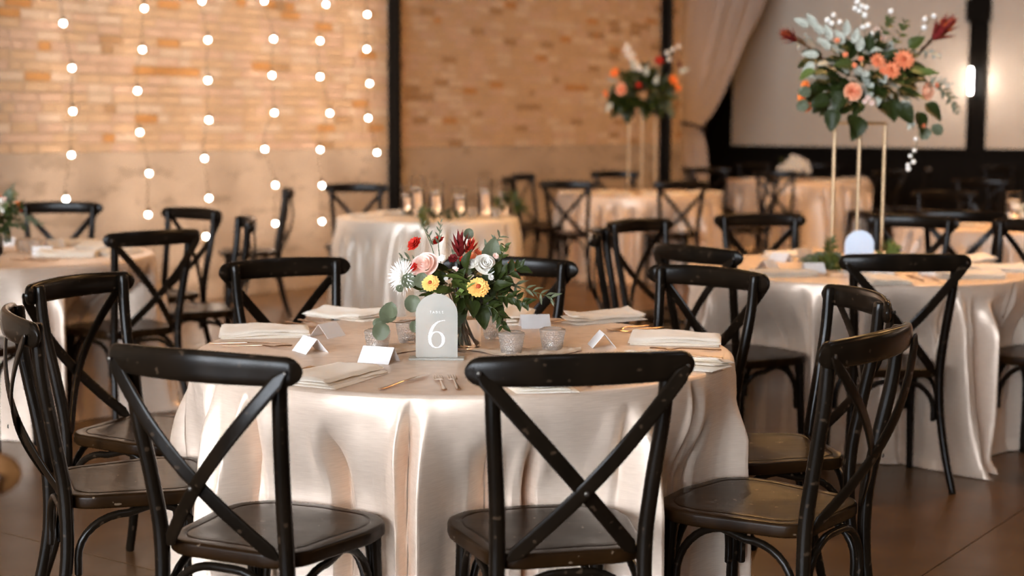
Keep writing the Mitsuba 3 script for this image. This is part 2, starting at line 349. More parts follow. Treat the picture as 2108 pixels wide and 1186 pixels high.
for i, s in enumerate(STRANDS):
    t = thing('string_light', f'{ORD[i]} strand of bare white bulbs from the left, hanging before the bricks', 'string light', 'strands of bulbs on the brick wall')
    top = [(s[0][0], s[0][1], s[0][2] + .3 * k + .02) for k in (6, 5, 4, 3, 2, 1)]; top = [q for q in top if q[2] < 4.35]
    line = np.array(top + list(s))
    hang = np.array([[x + .012 * VX * -1, y - .012 * VY, z + .05] for x, y, z in line]); hang = np.vstack([[*hang[0, :2], HC], hang])
    part(t, 'cable', ply(tube(spline(hang, 60), .0028, 6), 'cable_brown', True))
    for q in [b for b in top if b[2] < 3.1] + list(s):
        k_ = part(t, 'bulb', bulb_ply, place(*q)); scene[k_]['emitter'] = glow(BULB_LIGHT, 2.2)
        part(t, 'socket', socket_ply, place(*q))

# ------------------------------------------------------------------ drape at the opening beside the brick wall
def make_drape():
    nu, nz = 260, 70
    v, top_u = [], (15.72, 19.15)
    tie_z = 1.33
    for j in range(nz):
        z = 4.2 * (1 - j / (nz - 1)) + .01
        if z > tie_z:
            k = ((z - tie_z) / (4.2 - tie_z)); right = 16.62 + (top_u[1] - 16.62) * k ** .8
        else:
            k = (tie_z - z) / tie_z; right = 16.62 + .12 * min(1, k * 2.5)
        left = 15.74
        width = right - left
        for i in range(nu):
            s = i / (nu - 1)
            amp = .055 + .03 * (1 - min(1, width / 3.4))
            ph = 2 * np.pi * 16 * (s + .012 * math.sin(9 * s)) + .5 * math.sin(3 * z + 5 * s)
            pinch = math.exp(-((z - tie_z) / .12) ** 2)
            off = (amp * math.sin(ph) + .4 * amp * math.sin(2.3 * ph + 1)) * (1 - .55 * pinch)
            v.append(uv(left + width * s + .015 * math.sin(ph * .5), WALL_V - .30 + off, z))
    return tris(v, grid_faces(nz, nu))
d = thing('drape', 'beige floor-length curtain swept aside to the end of the brick wall', 'curtain')
part(d, 'fabric', ply(make_drape(), 'drape_cloth', True))
a = np.linspace(0, 2 * np.pi, 40)
part(d, 'tieback', ply(tube(np.array([uv(16.18 + .52 * math.cos(t), WALL_V - .30 + .16 * math.sin(t), 1.36 - .07 * math.cos(t)) for t in a]), .022, 8), 'rope', True), label='dark rope tieback')
part(d, 'rod', ply(tube([uv(15.6, WALL_V - .3, 4.24), uv(19.29, WALL_V - .3, 4.24)], .02, 10), 'black_steel', True))

# ------------------------------------------------------------------ cross-back chair
def rail_y(x): return -.312 + .047 * (x / .245) ** 2
def make_chair_parts():
    P = {}
    # seat: shield-shaped plate with a groove near the rim
    n = 90; th = np.arange(n) * 2 * np.pi / n; c = np.array([0, .005])
    out = Polygon([(-.150, -.205), (.150, -.205), (.172, -.19), (.213, .06), (.205, .14), (.15, .195), (.0, .215), (-.15, .195), (-.205, .14), (-.213, .06), (-.172, -.19)]).buffer(-.085).buffer(.085, 24)
    ring = np.array(out.exterior.coords); P['outline'] = ring[::4]
    def radius(t):
        d = np.array([math.cos(t), math.sin(t)]); best = .2
        for p, q in zip(ring[:-1], ring[1:]):
            m = np.array([d, p - q]).T
            if abs(np.linalg.det(m)) < 1e-12: continue
            s = np.linalg.solve(m, p - c)
            if s[0] > 0 and -1e-9 <= s[1] <= 1 + 1e-9: best = s[0]
        return best
    r = np.array([radius(t) for t in th])
    prof = [(None, .424), (.02, .424), (.006, .426), (0, .432), (0, .452), (.003, .458), (.008, .460), (.030, .460), (.0325, .4575), (.036, .4575), (.0385, .460), (.07, .459), (.13, .4565), (None, .4555)]
    v = []
    for off, z in prof:
        rr = r * 0 if off is None else np.maximum(r - off, .01)
        v.append(np.stack([c[0] + rr * np.cos(th), c[1] + rr * np.sin(th), np.full(n, z)], 1))
    f = grid_faces(len(prof), n, True)
    P['seat'] = (trimesh.Trimesh(np.vstack(v), np.vstack([f[:, [0, 1, 2]], f[:, [0, 2, 3]]]), process=False), 'seat_wood', 62)
    # back rail: bent, rounded at the ends
    u = np.sin(np.linspace(-1, 1, 45) * np.pi / 2) * .246
    path = np.stack([u, [rail_y(x) for x in u], .866 + .004 * (1 - (u / .246) ** 2)], 1)
    e = np.clip((.246 - np.abs(u)) / .034, 0, 1); hgt = (.060 + .009 * (1 - (u / .246) ** 2)) * np.sqrt(np.clip(1 - (1 - e) ** 2, .004, 1))
    P['backrest_rail'] = (loft(path, [0, 0, 1], hgt, .026 * np.clip(.35 + e, 0, 1), 20, 2.6), 'chair_wood', True)
    legs = {}
    for s in (-1, 1):
        pts = spline([(s * .190, -.264, .886), (s * .184, -.254, .76), (s * .170, -.226, .60), (s * .163, -.205, .46), (s * .168, -.206, .30), (s * .184, -.235, .14), (s * .205, -.272, .004)], 40)
        rr = np.interp(np.linspace(0, 1, 40), [0, .5, 1], [.0165, .0175, .0135])
        legs[s] = tube(pts, rr, 14)
    P['rear_leg'] = [(legs[s], 'chair_wood', 50) for s in (-1, 1)]
    fl_ = []
    for s in (-1, 1):
        pts = spline([(s * .160, .150, .426), (s * .164, .156, .30), (s * .172, .168, .004)], 24)
        rr = np.interp(np.linspace(0, 1, 24), [0, .08, .10, .14, .16, 1], [.0205, .0205, .0175, .0205, .0185, .0135])
        fl_.append((tube(pts, rr, 14), 'chair_wood', 50))
    P['front_leg'] = fl_
    # crossed flat straps, bowed backwards
    st = []
    for s in (-1, 1):
        k = np.linspace(0, 1, 26)
        x = s * (.222 - .362 * k); z = .866 - .414 * k
        y0 = rail_y(.222) - .0175; y1 = -.208
        y = y0 + (y1 - y0) * k - .055 * np.sin(np.pi * k) ** 1.0 - (.004 if s > 0 else -.004)
        p = np.stack([x, y, z], 1)
        tn = tangents(p); side = np.cross(tn, [0, -1, .1])
        w = .034 * np.sqrt(np.clip(np.minimum(k, 1 - k) / .03, .12, 1))
        st.append((loft(p, side, w, .0075, 10, 4.0), 'chair_wood', 40))
    P['cross_strap'] = st
    # bentwood hoops under the seat, one on each side
    def hoop(a, b):
        a, b = np.array(a, float), np.array(b, float); L = np.linalg.norm(b - a); d = (b - a) / L; R = min(.125, L * .4)
        pts = [a, a + [0, 0, .03]]
        for t in np.linspace(0, np.pi / 2, 9): pts.append(a + d * R * (1 - math.cos(t)) + np.array([0, 0, .04 + (.414 - a[2] - .04) * math.sin(t)]))
        for t in np.linspace(np.pi / 2, 0, 9): pts.append(b - d * R * (1 - math.cos(t)) + np.array([0, 0, .04 + (.414 - b[2] - .04) * math.sin(t)]))
        pts += [b + [0, 0, .03], b]
        return tube(np.array(pts), .0098, 10)
    fz, rz = .245, .265
    P['brace'] = [(hoop(a, b), 'chair_wood', True) for a, b in (
        ((-.139, .156, fz), (.139, .156, fz)), ((-.143, -.203, rz), (.143, -.203, rz)),
        ((-.164, .132, fz), (-.166, -.178, rz)), ((.164, .132, fz), (.166, -.178, rz)))]
    dome = lathe([(0, .0028), (.003, .0024), (.0052, .001), (.0056, 0), (0, 0)], 12)
    sc = []
    for x, y, z in ((-.222, rail_y(.222) - .0215, .866), (.222, rail_y(.222) - .0215, .866), (0, -.3155, .612)):
        sc.append((dome.copy().apply_transform(frame([x, y, z], [0, -1, 0])), 'screw_metal', 40))
    P['screw'] = sc
    return P
parts_ = make_chair_parts(); SEAT_OUTLINE = parts_.pop('outline')
CHAIR = {k: [ply(*q) for q in (p if isinstance(p, list) else [p])] for k, p in parts_.items()}
scene['warm_lit_wood'] = principled((0.15, 0.066, 0.022), 0.4, specular=0.2)  # chair wood with warm light on the near rail put into its colour
def chair(mx, my, out, label, group, wood=None):
    """mx, my: the middle of the back rail's ends; out: the direction the back faces, in degrees."""
    a = math.radians(out)
    t = thing('cross_back_chair', label, 'chair', group)
    m = place(mx - .265 * math.cos(a), my - .265 * math.sin(a), 0, out + 90)
    for name, ps in CHAIR.items():
        for p in ps: part(t, name, p, m, wood if name != 'screw' else None)
    return t

# ------------------------------------------------------------------ round cloths to the floor
def make_cloth(R, seed, dents=(), n=540, rings=54, H=.75, folds=25, flare=.075, amp=1.0, puddle=.03):
    rg = np.random.RandomState(seed); th = np.arange(n) * 2 * np.pi / n
    gap = rg.uniform(.55, 1.6, folds); centres = np.cumsum(gap) / gap.sum() * 2 * np.pi + rg.rand() * 6
    wid = rg.uniform(.014, .036, folds) * .74 / R; hgt = rg.uniform(.40, 1.25, folds); lean = rg.uniform(-.05, .05, folds); skewed = rg.uniform(-.55, .55, folds); born = rg.uniform(-.02, .12, folds)
    swell = rg.uniform(0, 6.28, 4)
    t = np.concatenate([np.linspace(0, .12, 10)[:-1], np.linspace(.12, 1, rings - 9)])
    V = []
    for r in (0.0, .25, .5, .75, .92): V.append(np.stack([r * R * np.cos(th), r * R * np.sin(th), np.full(n, H)], 1))
    e = .013
    for k in np.linspace(0, np.pi / 2, 6)[:-1]:
        V.append(np.stack([(R - e + e * math.sin(k)) * np.cos(th), (R - e + e * math.sin(k)) * np.sin(th), np.full(n, H - e + e * math.cos(k))], 1))
    def wrap(x): return (x + np.pi) % (2 * np.pi) - np.pi
    lim = np.full(n, 9.0)                                   # how far out the cloth may hang: the chairs' seats push it in
    for poly in dents:
        for i in range(n):
            hit = LineString([(0, 0), (1.3 * math.cos(th[i]), 1.3 * math.sin(th[i]))]).intersection(poly)
            if not hit.is_empty: lim[i] = min(lim[i], hit.distance(Point(0, 0)))
    step = 2 * np.pi / n
    for _ in range(2):
        for i in range(2 * n): lim[i % n] = min(lim[i % n], lim[(i - 1) % n] + 1.5 * step)
        for i in range(2 * n, 0, -1): lim[i % n] = min(lim[i % n], lim[(i + 1) % n] + 1.5 * step)
    for s in t:
        z = (H - e) * (1 - s) + .004
        g = np.clip((s - .01) / .40, 0, 1); g = g * g * (3 - 2 * g)
        F = np.zeros(n)
        for i in range(folds):
            gi = np.clip((s - born[i]) / .22, 0, 1); gi = gi * gi * (3 - 2 * gi)
            d = wrap(th - centres[i] - lean[i] * s - .016 * math.sin(7 * s + i) * math.exp(-s * 1.5))
            w_ = wid[i] * (1 + .8 * s) * np.where(d > 0, 1 + skewed[i], 1 - skewed[i])
            F -= hgt[i] * gi * np.exp(-np.abs(d / w_) ** 1.15)
            F += .34 * hgt[i] * gi * (np.exp(-np.abs((d - 2.3 * w_) / (1.3 * w_)) ** 2) + np.exp(-np.abs((d + 2.3 * w_) / (1.3 * w_)) ** 2))
        F += .12 * g * (np.sin(5 * th + swell[0]) + .8 * np.sin(9 * th + swell[1] + 2 * s) + .5 * np.sin(17 * th + swell[2] - 2 * s))
        r = R + .004 * min(1, s * 20) + flare * s + amp * .115 * F
        gg = np.clip(s / .37, 0, 1); gg = gg * gg * (3 - 2 * gg)
        r = r * (1 - gg) + np.minimum(r, lim + .55 * amp * .115 * np.minimum(F, 0)) * gg
        if s > .93: r = np.minimum(r + puddle * ((s - .93) / .07) ** 1.5 * (1 + .8 * F), np.maximum(lim, r))
        x = r + .0035 * (meshkit.noise(np.stack([np.cos(th) * 9, np.sin(th) * 9, np.full(n, s * 9)], 1), seed) - .5) * min(1, s * 8)
        V.append(np.stack([x * np.cos(th), x * np.sin(th), np.full(n, max(z, .004))], 1))
    return tris(np.vstack(V), grid_faces(len(V), n, True)[:, ::-1])
def table(name, cx, cy, R, seed, label, mat='satin', chairs=(), group=None, n=540, **k):
    dents = []
    for mx, my, out in chairs:
        q = place(mx - .265 * math.cos(math.radians(out)) - cx, my - .265 * math.sin(math.radians(out)) - cy, 0, out + 90)
        dents.append(Polygon([(q[:2, :2] @ p + q[:2, 3]) for p in SEAT_OUTLINE]).buffer(.016))
    t = numbered(name)
    scene[t] = {**ply(make_cloth(R, seed, dents, n=n, **k), mat, True), 'to_world': M4(place(cx, cy))}
    labels[t] = {'label': label, 'category': 'tablecloth'}
    if group: labels[t]['group'] = group
    return t
TOP = .7505

# ------------------------------------------------------------------ table things
def make_napkin(L, W, seed, layers=3, skew=0.0, lift=.004):
    """A cloth folded over itself: soft rolls one on another, the upper ones shifted, the far edges fanned."""
    rg = np.random.RandomState(seed); ms = []; z0 = 0
    for k in range(layers):
        l, w = L * (1 - .05 * rg.rand()), W * (1 - .16 * k / layers - .05 * rg.rand()); t = rg.uniform(.0055, .0085)
        x = np.linspace(-l / 2, l / 2, 30); y = np.linspace(-1, 1, 15)
        X, Yy = np.meshgrid(x, y, indexing='ij')
        wloc = w / 2 * (1 + .07 * np.sin(X / L * 3 + rg.rand() * 6) + skew * .5 * X / L)
        Y = Yy * wloc + skew * (X / L) * W * .5 + .012 * (k - 1) * rg.uniform(-1, 1)
        edge = np.sqrt(np.clip(1 - np.abs(Yy) ** 7, 0, 1)) * np.clip((l / 2 - np.abs(X)) / .004, .25, 1) ** .5
        nz = meshkit.fbm(np.stack([X * 9 + seed, Y * 14 + k * 3, X * 0 + seed], -1), 3, seed) - .5
        sag = z0 + .006 * (k + .3) * nz + lift * (k / layers) * np.clip(np.sin(X / L * 5 + seed), 0, 1) + lift * .9 * (k / max(1, layers - 1)) * np.clip(Yy, 0, 1) ** 2
        top, bot = sag + t * edge, sag + t * .12 * (1 - edge)
        v = np.concatenate([np.stack([X, Y, top], -1).reshape(-1, 3), np.stack([X, Y, bot], -1).reshape(-1, 3)]); v[:, 2] = np.maximum(v[:, 2], .0003)
        f = grid_faces(30, 15); n0 = 30 * 15
        rim = [i for i in range(15)] + [i * 15 + 14 for i in range(1, 30)] + [29 * 15 + i for i in range(13, -1, -1)] + [i * 15 for i in range(28, 0, -1)]
        side = np.array([(rim[i], rim[(i + 1) % len(rim)], rim[(i + 1) % len(rim)] + n0, rim[i] + n0) for i in range(len(rim))])
        ms.append(tris(v, np.vstack([f, f[:, ::-1] + n0, side[:, ::-1]]))); z0 += t * .86
    return cat(ms)
NAP = [ply(make_napkin(.27, .155, 3, 3, .25), 'napkin_cloth', 50), ply(make_napkin(.26, .17, 8, 3, -.2, .008), 'napkin_cloth', 50), ply(make_napkin(.25, .13, 12, 3, .45, .016), 'napkin_cloth', 50), ply(make_napkin(.28, .10, 17, 3, .1, .020), 'napkin_cloth', 50)]
def single(name, shape, mat, label, cat_, group=None, bsdf=None):
    k = thing(name, label, cat_, group); put(shape, k, mat, bsdf); return k
def napkin(x, y, deg, kind, label, group, z=TOP, s=1.0):
    return single('napkin', NAP[kind], place(x, y, z, deg, s), label, 'napkin', group)
def make_card():
    t, a, h = .0006, .034, .040
    v = []
    for y in (-.045, .045):
        v += [(-a, y, 0), (0, y, h), (a, y, 0), (a - t * 1.6, y, 0), (0, y, h - t * 1.9), (-a + t * 1.6, y, 0)]
    f = []
    for i in range(6): f.append((i, (i + 1) % 6, 6 + (i + 1) % 6, 6 + i))
    m = tris(v, f); ends = [(0, 5, 4), (0, 4, 1), (1, 4, 3), (1, 3, 2)]
    return trimesh.Trimesh(m.vertices, np.vstack([m.faces, ends, [(c + 6, b + 6, a_ + 6) for a_, b, c in ends]]), process=False)
CARD = ply(make_card(), 'card_paper')
cdot = lathe([(0, .0003), (.0028, .0003), (.0028, 0)], 12)
CARD_DOT = ply(cdot, 'ink')
def place_card(x, y, deg, label, group, dot=None):
    k = thing('place_card', label, 'place card', group); m = place(x, y, TOP, deg + 90)
    part(k, 'folded_paper', CARD, m)
    if dot is not None:
        s = dot
        q = frame([s * .028, -.033 * s, .0076], [s * .040, 0, .034], [0, 1, 0]); q[:3, 3] += np.array([s * .040, 0, .034]) / .0525 * .0006
        part(k, 'printed_dot', CARD_DOT, m @ q)
def ribbon(y, w, z, t, n=10):
    y = np.asarray(y, float)
    return loft(np.stack([y * 0, y, np.asarray(z, float)], 1), [1, 0, 0], np.asarray(w, float), np.asarray(t, float), n, 2.4)
def make_handle(L=.115):
    y = np.array([0, .004, .02, .05, .08, .105, L]); return ribbon(y, [.009, .013, .0125, .009, .0065, .0055, .006], [.003, .003, .003, .004, .005, .006, .006], [.003, .0042, .0042, .004, .004, .0036, .0034])
fork_head = cat([ribbon([.113, .125, .140, .150], [.006, .014, .022, .0225], [.006, .0045, .003, .0035], [.0034, .0026, .0022, .002])] +
                [ribbon([.148, .165, .185, .196], [.0042, .0038, .0034, .0015], [.0035, .0055, .0065, .006], [.002, .0019, .0018, .001], 8).apply_translation([x, 0, 0]) for x in (-.0088, -.0030, .0030, .0088)])
knife_blade = ribbon([.108, .115, .15, .19, .215, .225], [.006, .014, .0175, .018, .012, .002], [.006, .006, .006, .006, .006, .006], [.0034, .0022, .0016, .0014, .0012, .0008])
spoon_bowl = ribbon([.113, .125, .14, .16, .175, .186], [.006, .018, .034, .038, .028, .004], [.006, .004, .0025, .0022, .004, .007], [.0034, .0022, .002, .002, .002, .0012])
HANDLE, FORK, KNIFE, SPOON = ply(make_handle(), 'flatware_metal', 50), ply(fork_head, 'flatware_metal', 50), ply(knife_blade, 'flatware_metal', 50), ply(spoon_bowl, 'flatware_metal', 50)
def cutlery(kind, x0, y0, x1, y1, label, group):
    """From the handle's end to the tip."""
    d = np.array([x1 - x0, y1 - y0]); deg = math.degrees(math.atan2(d[1], d[0])) - 90
    k = thing(kind, label, kind, group); m = place(x0, y0, TOP, deg)
    part(k, 'handle', HANDLE, m); part(k, {'fork': 'tines', 'knife': 'blade', 'spoon': 'bowl'}[kind], {'fork': FORK, 'knife': KNIFE, 'spoon': SPOON}[kind], m)
# hobnail glass candle holder
def make_hobnail():
    n = 208
    prof = [(.0, 0), (.024, 0), (.0265, .002)] + [(.0268 + .0002 * k, .004 + k * .0012) for k in range(46)] + [(.0274, .0610), (.0260, .0622), (.0245, .061), (.0238, .02), (.0225, .0085), (.0, .0075)]
    m = lathe(prof, n); v = m.vertices; a = np.arctan2(v[:, 1], v[:, 0]); r = np.hypot(v[:, 0], v[:, 1])
    on = (r > .0264) & (v[:, 2] > .008) & (v[:, 2] < .056)
    row = np.floor((v[:, 2] - .008) / .006); ph = a * 26 / (2 * np.pi) + .5 * (row % 2)
    du = (ph - np.floor(ph) - .5) * 2 * np.pi * .027 / 26; dz = (v[:, 2] - .008) - (row + .5) * .006
    b = np.clip(1 - (du ** 2 + dz ** 2) / .0027 ** 2, 0, 1)
    rr = r + np.where(on, .0013 * np.sqrt(b), 0); v[:, 0], v[:, 1] = rr * np.cos(a), rr * np.sin(a)
    return trimesh.Trimesh(v, m.faces, process=False)
HOB = ply(make_hobnail(), 'pressed_glass', True)
TEALIGHT = ply(lathe([(0, 0), (.017, 0), (.0175, .001), (.0175, .013), (.016, .0145), (.004, .0135), (0, .0135)], 24), 'wax', 40)
WICK = ply(tube([[0, 0, .0135], [0.001, 0, .020]], .0008, 6), 'ink')
FLAT_CUP = ply(lathe([(0, 0), (.0245, 0), (.0265, .002), (.0275, .061), (.0262, .062), (.0250, .061), (.024, .009), (0, .0085)], 32), 'glass', 40)
def votive(x, y, label, group, hob=True):
    k = thing('votive_holder', label, 'candle holder', group); put(HOB if hob else FLAT_CUP, k, place(x, y, TOP))
    if hob:
        c = thing('tealight', 'white tealight inside ' + label, 'candle', 'tealights in glass holders')
        put(TEALIGHT, c, place(x, y, TOP + .0088)); part(c, 'wick', WICK, place(x, y, TOP + .0088))
    return k
def cylinder_glass(r, h, t=.0022):
    return lathe([(0, 0), (r - .002, 0), (r, .002), (r, h - .001), (r - t / 2, h), (r - t, h - .001), (r - t, .008), (0, .0075)], 48)
# acrylic arch sign
def arch_plate(w, h, t):
    a = np.linspace(0, np.pi, 40); pts = [(-w / 2, 0), (w / 2, 0)] + [(w / 2 * math.cos(q), h - w / 2 + w / 2 * math.sin(q)) for q in a]
    m = trimesh.creation.extrude_polygon(Polygon(pts), t, engine='earcut')
    v = m.vertices; return trimesh.Trimesh(np.stack([v[:, 0], -v[:, 2] + t / 2, v[:, 1]], 1), m.faces, process=False)
def upright(m):
    v = m.vertices; return trimesh.Trimesh(np.stack([v[:, 0], -v[:, 2], v[:, 1]], 1), m.faces, process=False)
def serif_six(H):
    """An old-style six: a bowl with thick flanks and a tapering curved stem."""
    a = np.linspace(0, 2 * np.pi, 60); bowl = Polygon(np.stack([.30 * np.cos(a), .30 + .30 * np.sin(a)], 1)); hole = Polygon(np.stack([.185 * np.cos(a) + .0, .295 + .265 * np.sin(a)], 1))
    k = np.linspace(0, 1, 40)
    o = np.stack([-.30 + .60 * k ** 1.9, .34 + .66 * np.sin(k * np.pi / 2) ** .95], 1); i = np.stack([-.175 + .475 * k ** 1.7, .38 + .60 * np.sin(k * np.pi / 2) ** .9], 1)
    stem = Polygon(np.vstack([o, i[::-1]])).buffer(0)
    g = bowl.difference(hole).union(stem)
    g = max(getattr(g, 'geoms', [g]), key=lambda q: q.area) if g.geom_type != 'Polygon' else g
    m = trimesh.creation.extrude_polygon(g, .0006 / H, engine='earcut'); m.apply_scale(H); return m
def table_sign(x, y, deg, w, h, label, text):
    k = thing('table_sign', label, 'sign', 'arched acrylic signs'); m = place(x, y, TOP, deg)
    part(k, 'arch_panel', ply(arch_plate(w, h, .004).apply_translation([0, 0, .005]), 'frosted' if text else 'blue_lit_acrylic', 40), m)
    part(k, 'stand', ply(box([-w * .66, -.024, 0], [w * .66, .024, .0055], .001), 'frosted'), m, label='clear acrylic foot')
    if text:
        six = upright(serif_six(.074)); six.apply_translation([0, -.0022, .030]); part(k, 'numeral', ply(six, 'white_vinyl'), m, label='white numeral 6')
        x0 = -.0185
        for ch, adv in zip('TABLE', (.0078, .0082, .0082, .0076, .0066)):
            g = upright(meshkit.text_mesh(ch, .0062, .0005)); g.apply_translation([x0, -.0022, .122]); part(k, 'letter', ply(g, 'white_vinyl'), m, label=f'white letter {ch}')
            x0 += adv

# ------------------------------------------------------------------ plants
def leaf_mesh(kind, n=9, m=5):
    if kind == 'round': n = 15
    t = np.linspace(0, 1, n)[:, None]; a = np.linspace(-1, 1, m)[None]
    w = {'ovate': .30 * np.sin(np.pi * t ** .8) ** .8 * (1 - .35 * t), 'round': .46 * np.sqrt(np.clip(1 - (2 * t - 1) ** 2, 0, 1)), 'lance': .13 * np.sin(np.pi * t ** .85) ** .9, 'broad': .40 * np.sin(np.pi * t ** .75) ** .7 * (1 - .25 * t)}[kind]
    x = w * a; y = t + 0 * a; z = .10 * np.abs(a) * w / .3 - .22 * (t - .1) ** 2 + .02 * np.sin(t * 9 + a * 2)
    return tris(np.stack([x, y, z], -1).reshape(-1, 3), grid_faces(n, m))
LEAF = {k: ply(leaf_mesh(k), 'leaf_mid', True) for k in ('ovate', 'round', 'lance', 'broad')}
def petal_patch(r0, r1, wid, z0, z1, cup, phi, n=6, m=5, point=0.0, ruf=0.0, seed=0):
    t = np.linspace(0, 1, n)[:, None]; a = np.linspace(-1, 1, m)[None]
    shape = np.sin(np.pi * (.12 + .80 * t)) ** .6 if point == 0 else (np.sin(np.pi * (.15 + .85 * t)) ** .8)
    tt = t - (.12 * a ** 2) * t
    rr = r0 + (r1 - r0) * tt; ww = wid * shape * a
    x, y = rr, ww; z = z0 + (z1 - z0) * tt ** cup + .10 * (a * shape) ** 2 * wid + ruf * np.sin(a * 7 + seed + t * 3) * t
    c, s = math.cos(phi), math.sin(phi)
    return tris(np.stack([x * c - y * s, x * s + y * c, z + 0 * a], -1).reshape(-1, 3), grid_faces(n, m))
def rose_mesh(seed=0):
    rg = random.Random(seed); ms = []
    for k, (num, rb, rt, zb, zt, w) in enumerate(((3, .04, .16, .10, .92, .22), (4, .10, .30, .08, .95, .32), (5, .16, .50, .05, .90, .42), (6, .22, .74, .0, .78, .50), (7, .25, .98, -.05, .52, .56))):
        for i in range(num):
            phi = 2 * np.pi * (i + .5 * (k % 2)) / num + rg.uniform(-.15, .15)
            n, m = 8, 7; t = np.linspace(0, 1, n)[:, None]; a = np.linspace(-1, 1, m)[None]
            arc = a * w / max(rt, .12) * 1.05
            r = rb + (rt - rb) * np.sin(t * np.pi / 2) ** .75 + .06 * np.clip(t - .8, 0, 1) * 5 * (k > 1) * .4
            top = zt * (1 - .12 * a ** 2) + rg.uniform(-.04, .04)
            z = zb + (top - zb) * t - (.10 * np.clip(t - .75, 0, 1) * 4 * (k > 2)) * .6
            r = r * (1 - .05 * a ** 2)
            ms.append(tris(np.stack([r * np.cos(phi + arc), r * np.sin(phi + arc), z + 0 * a], -1).reshape(-1, 3), grid_faces(n, m)))
    return cat(ms)
def ring_flower(rows, point=0.0, ruf=0.0, seed=0):
    rg = random.Random(seed); ms = []
    for num, r0, r1, w, z0, z1, cup in rows:
        for i in range(num): ms.append(petal_patch(r0, r1 * rg.uniform(.93, 1.05), w, z0, z1 + rg.uniform(-.04, .04), cup, 2 * np.pi * (i + rg.uniform(-.12, .12)) / num + r1 * 3, point=point, ruf=ruf, seed=rg.random() * 6))
    return cat(ms)
FLOWER = {
    'rose': rose_mesh(1),
    'zinnia': ring_flower([(18, .15, 1.0, .29, .0, .05, 1.5), (17, .12, .86, .28, .07, .22, 1.3), (14, .10, .68, .25, .14, .34, 1.2), (10, .08, .46, .17, .20, .40, 1.1)], 0, .02),
    'dahlia': ring_flower([(12, .1, 1.0, .17, .0, .10, 1.6), (12, .1, .86, .16, .08, .28, 1.4), (10, .08, .66, .15, .16, .42, 1.2), (8, .06, .44, .12, .22, .50, 1.0), (5, .03, .22, .09, .25, .50, .9)], 1.0),
    'carnation': ring_flower([(9, .05, 1.0, .34, .0, .25, 1.2), (9, .05, .85, .32, .1, .45, 1.0), (8, .04, .62, .28, .2, .62, .9), (6, .03, .36, .2, .3, .72, .8)], 0, .07),
    'chrysanthemum': ring_flower([(26, .1, 1.0, .045, .0, .0, 1.5), (24, .1, .92, .045, .06, .22, 1.5), (20, .1, .78, .045, .1, .42, 1.3), (14, .08, .55, .045, .14, .55, 1.1), (9, .05, .3, .04, .16, .52, 1.0)], 1.0),
    'leucadendron': ring_flower([(7, .10, .95, .15, -.5, .55, .9), (7, .10, .66, .15, -.3, 1.05, .8), (5, .06, .32, .13, -.1, 1.35, .8)], 1.0)}
FLOWER = {k: ply(m, 'petal_white', True) for k, m in FLOWER.items()}
CENTRE = ply(trimesh.creation.icosphere(2, 1.0), 'petal_rust', True)
def seed_ball(): return ply(trimesh.creation.icosphere(2, 1.0), 'petal_white', True)
BERRY = seed_ball()
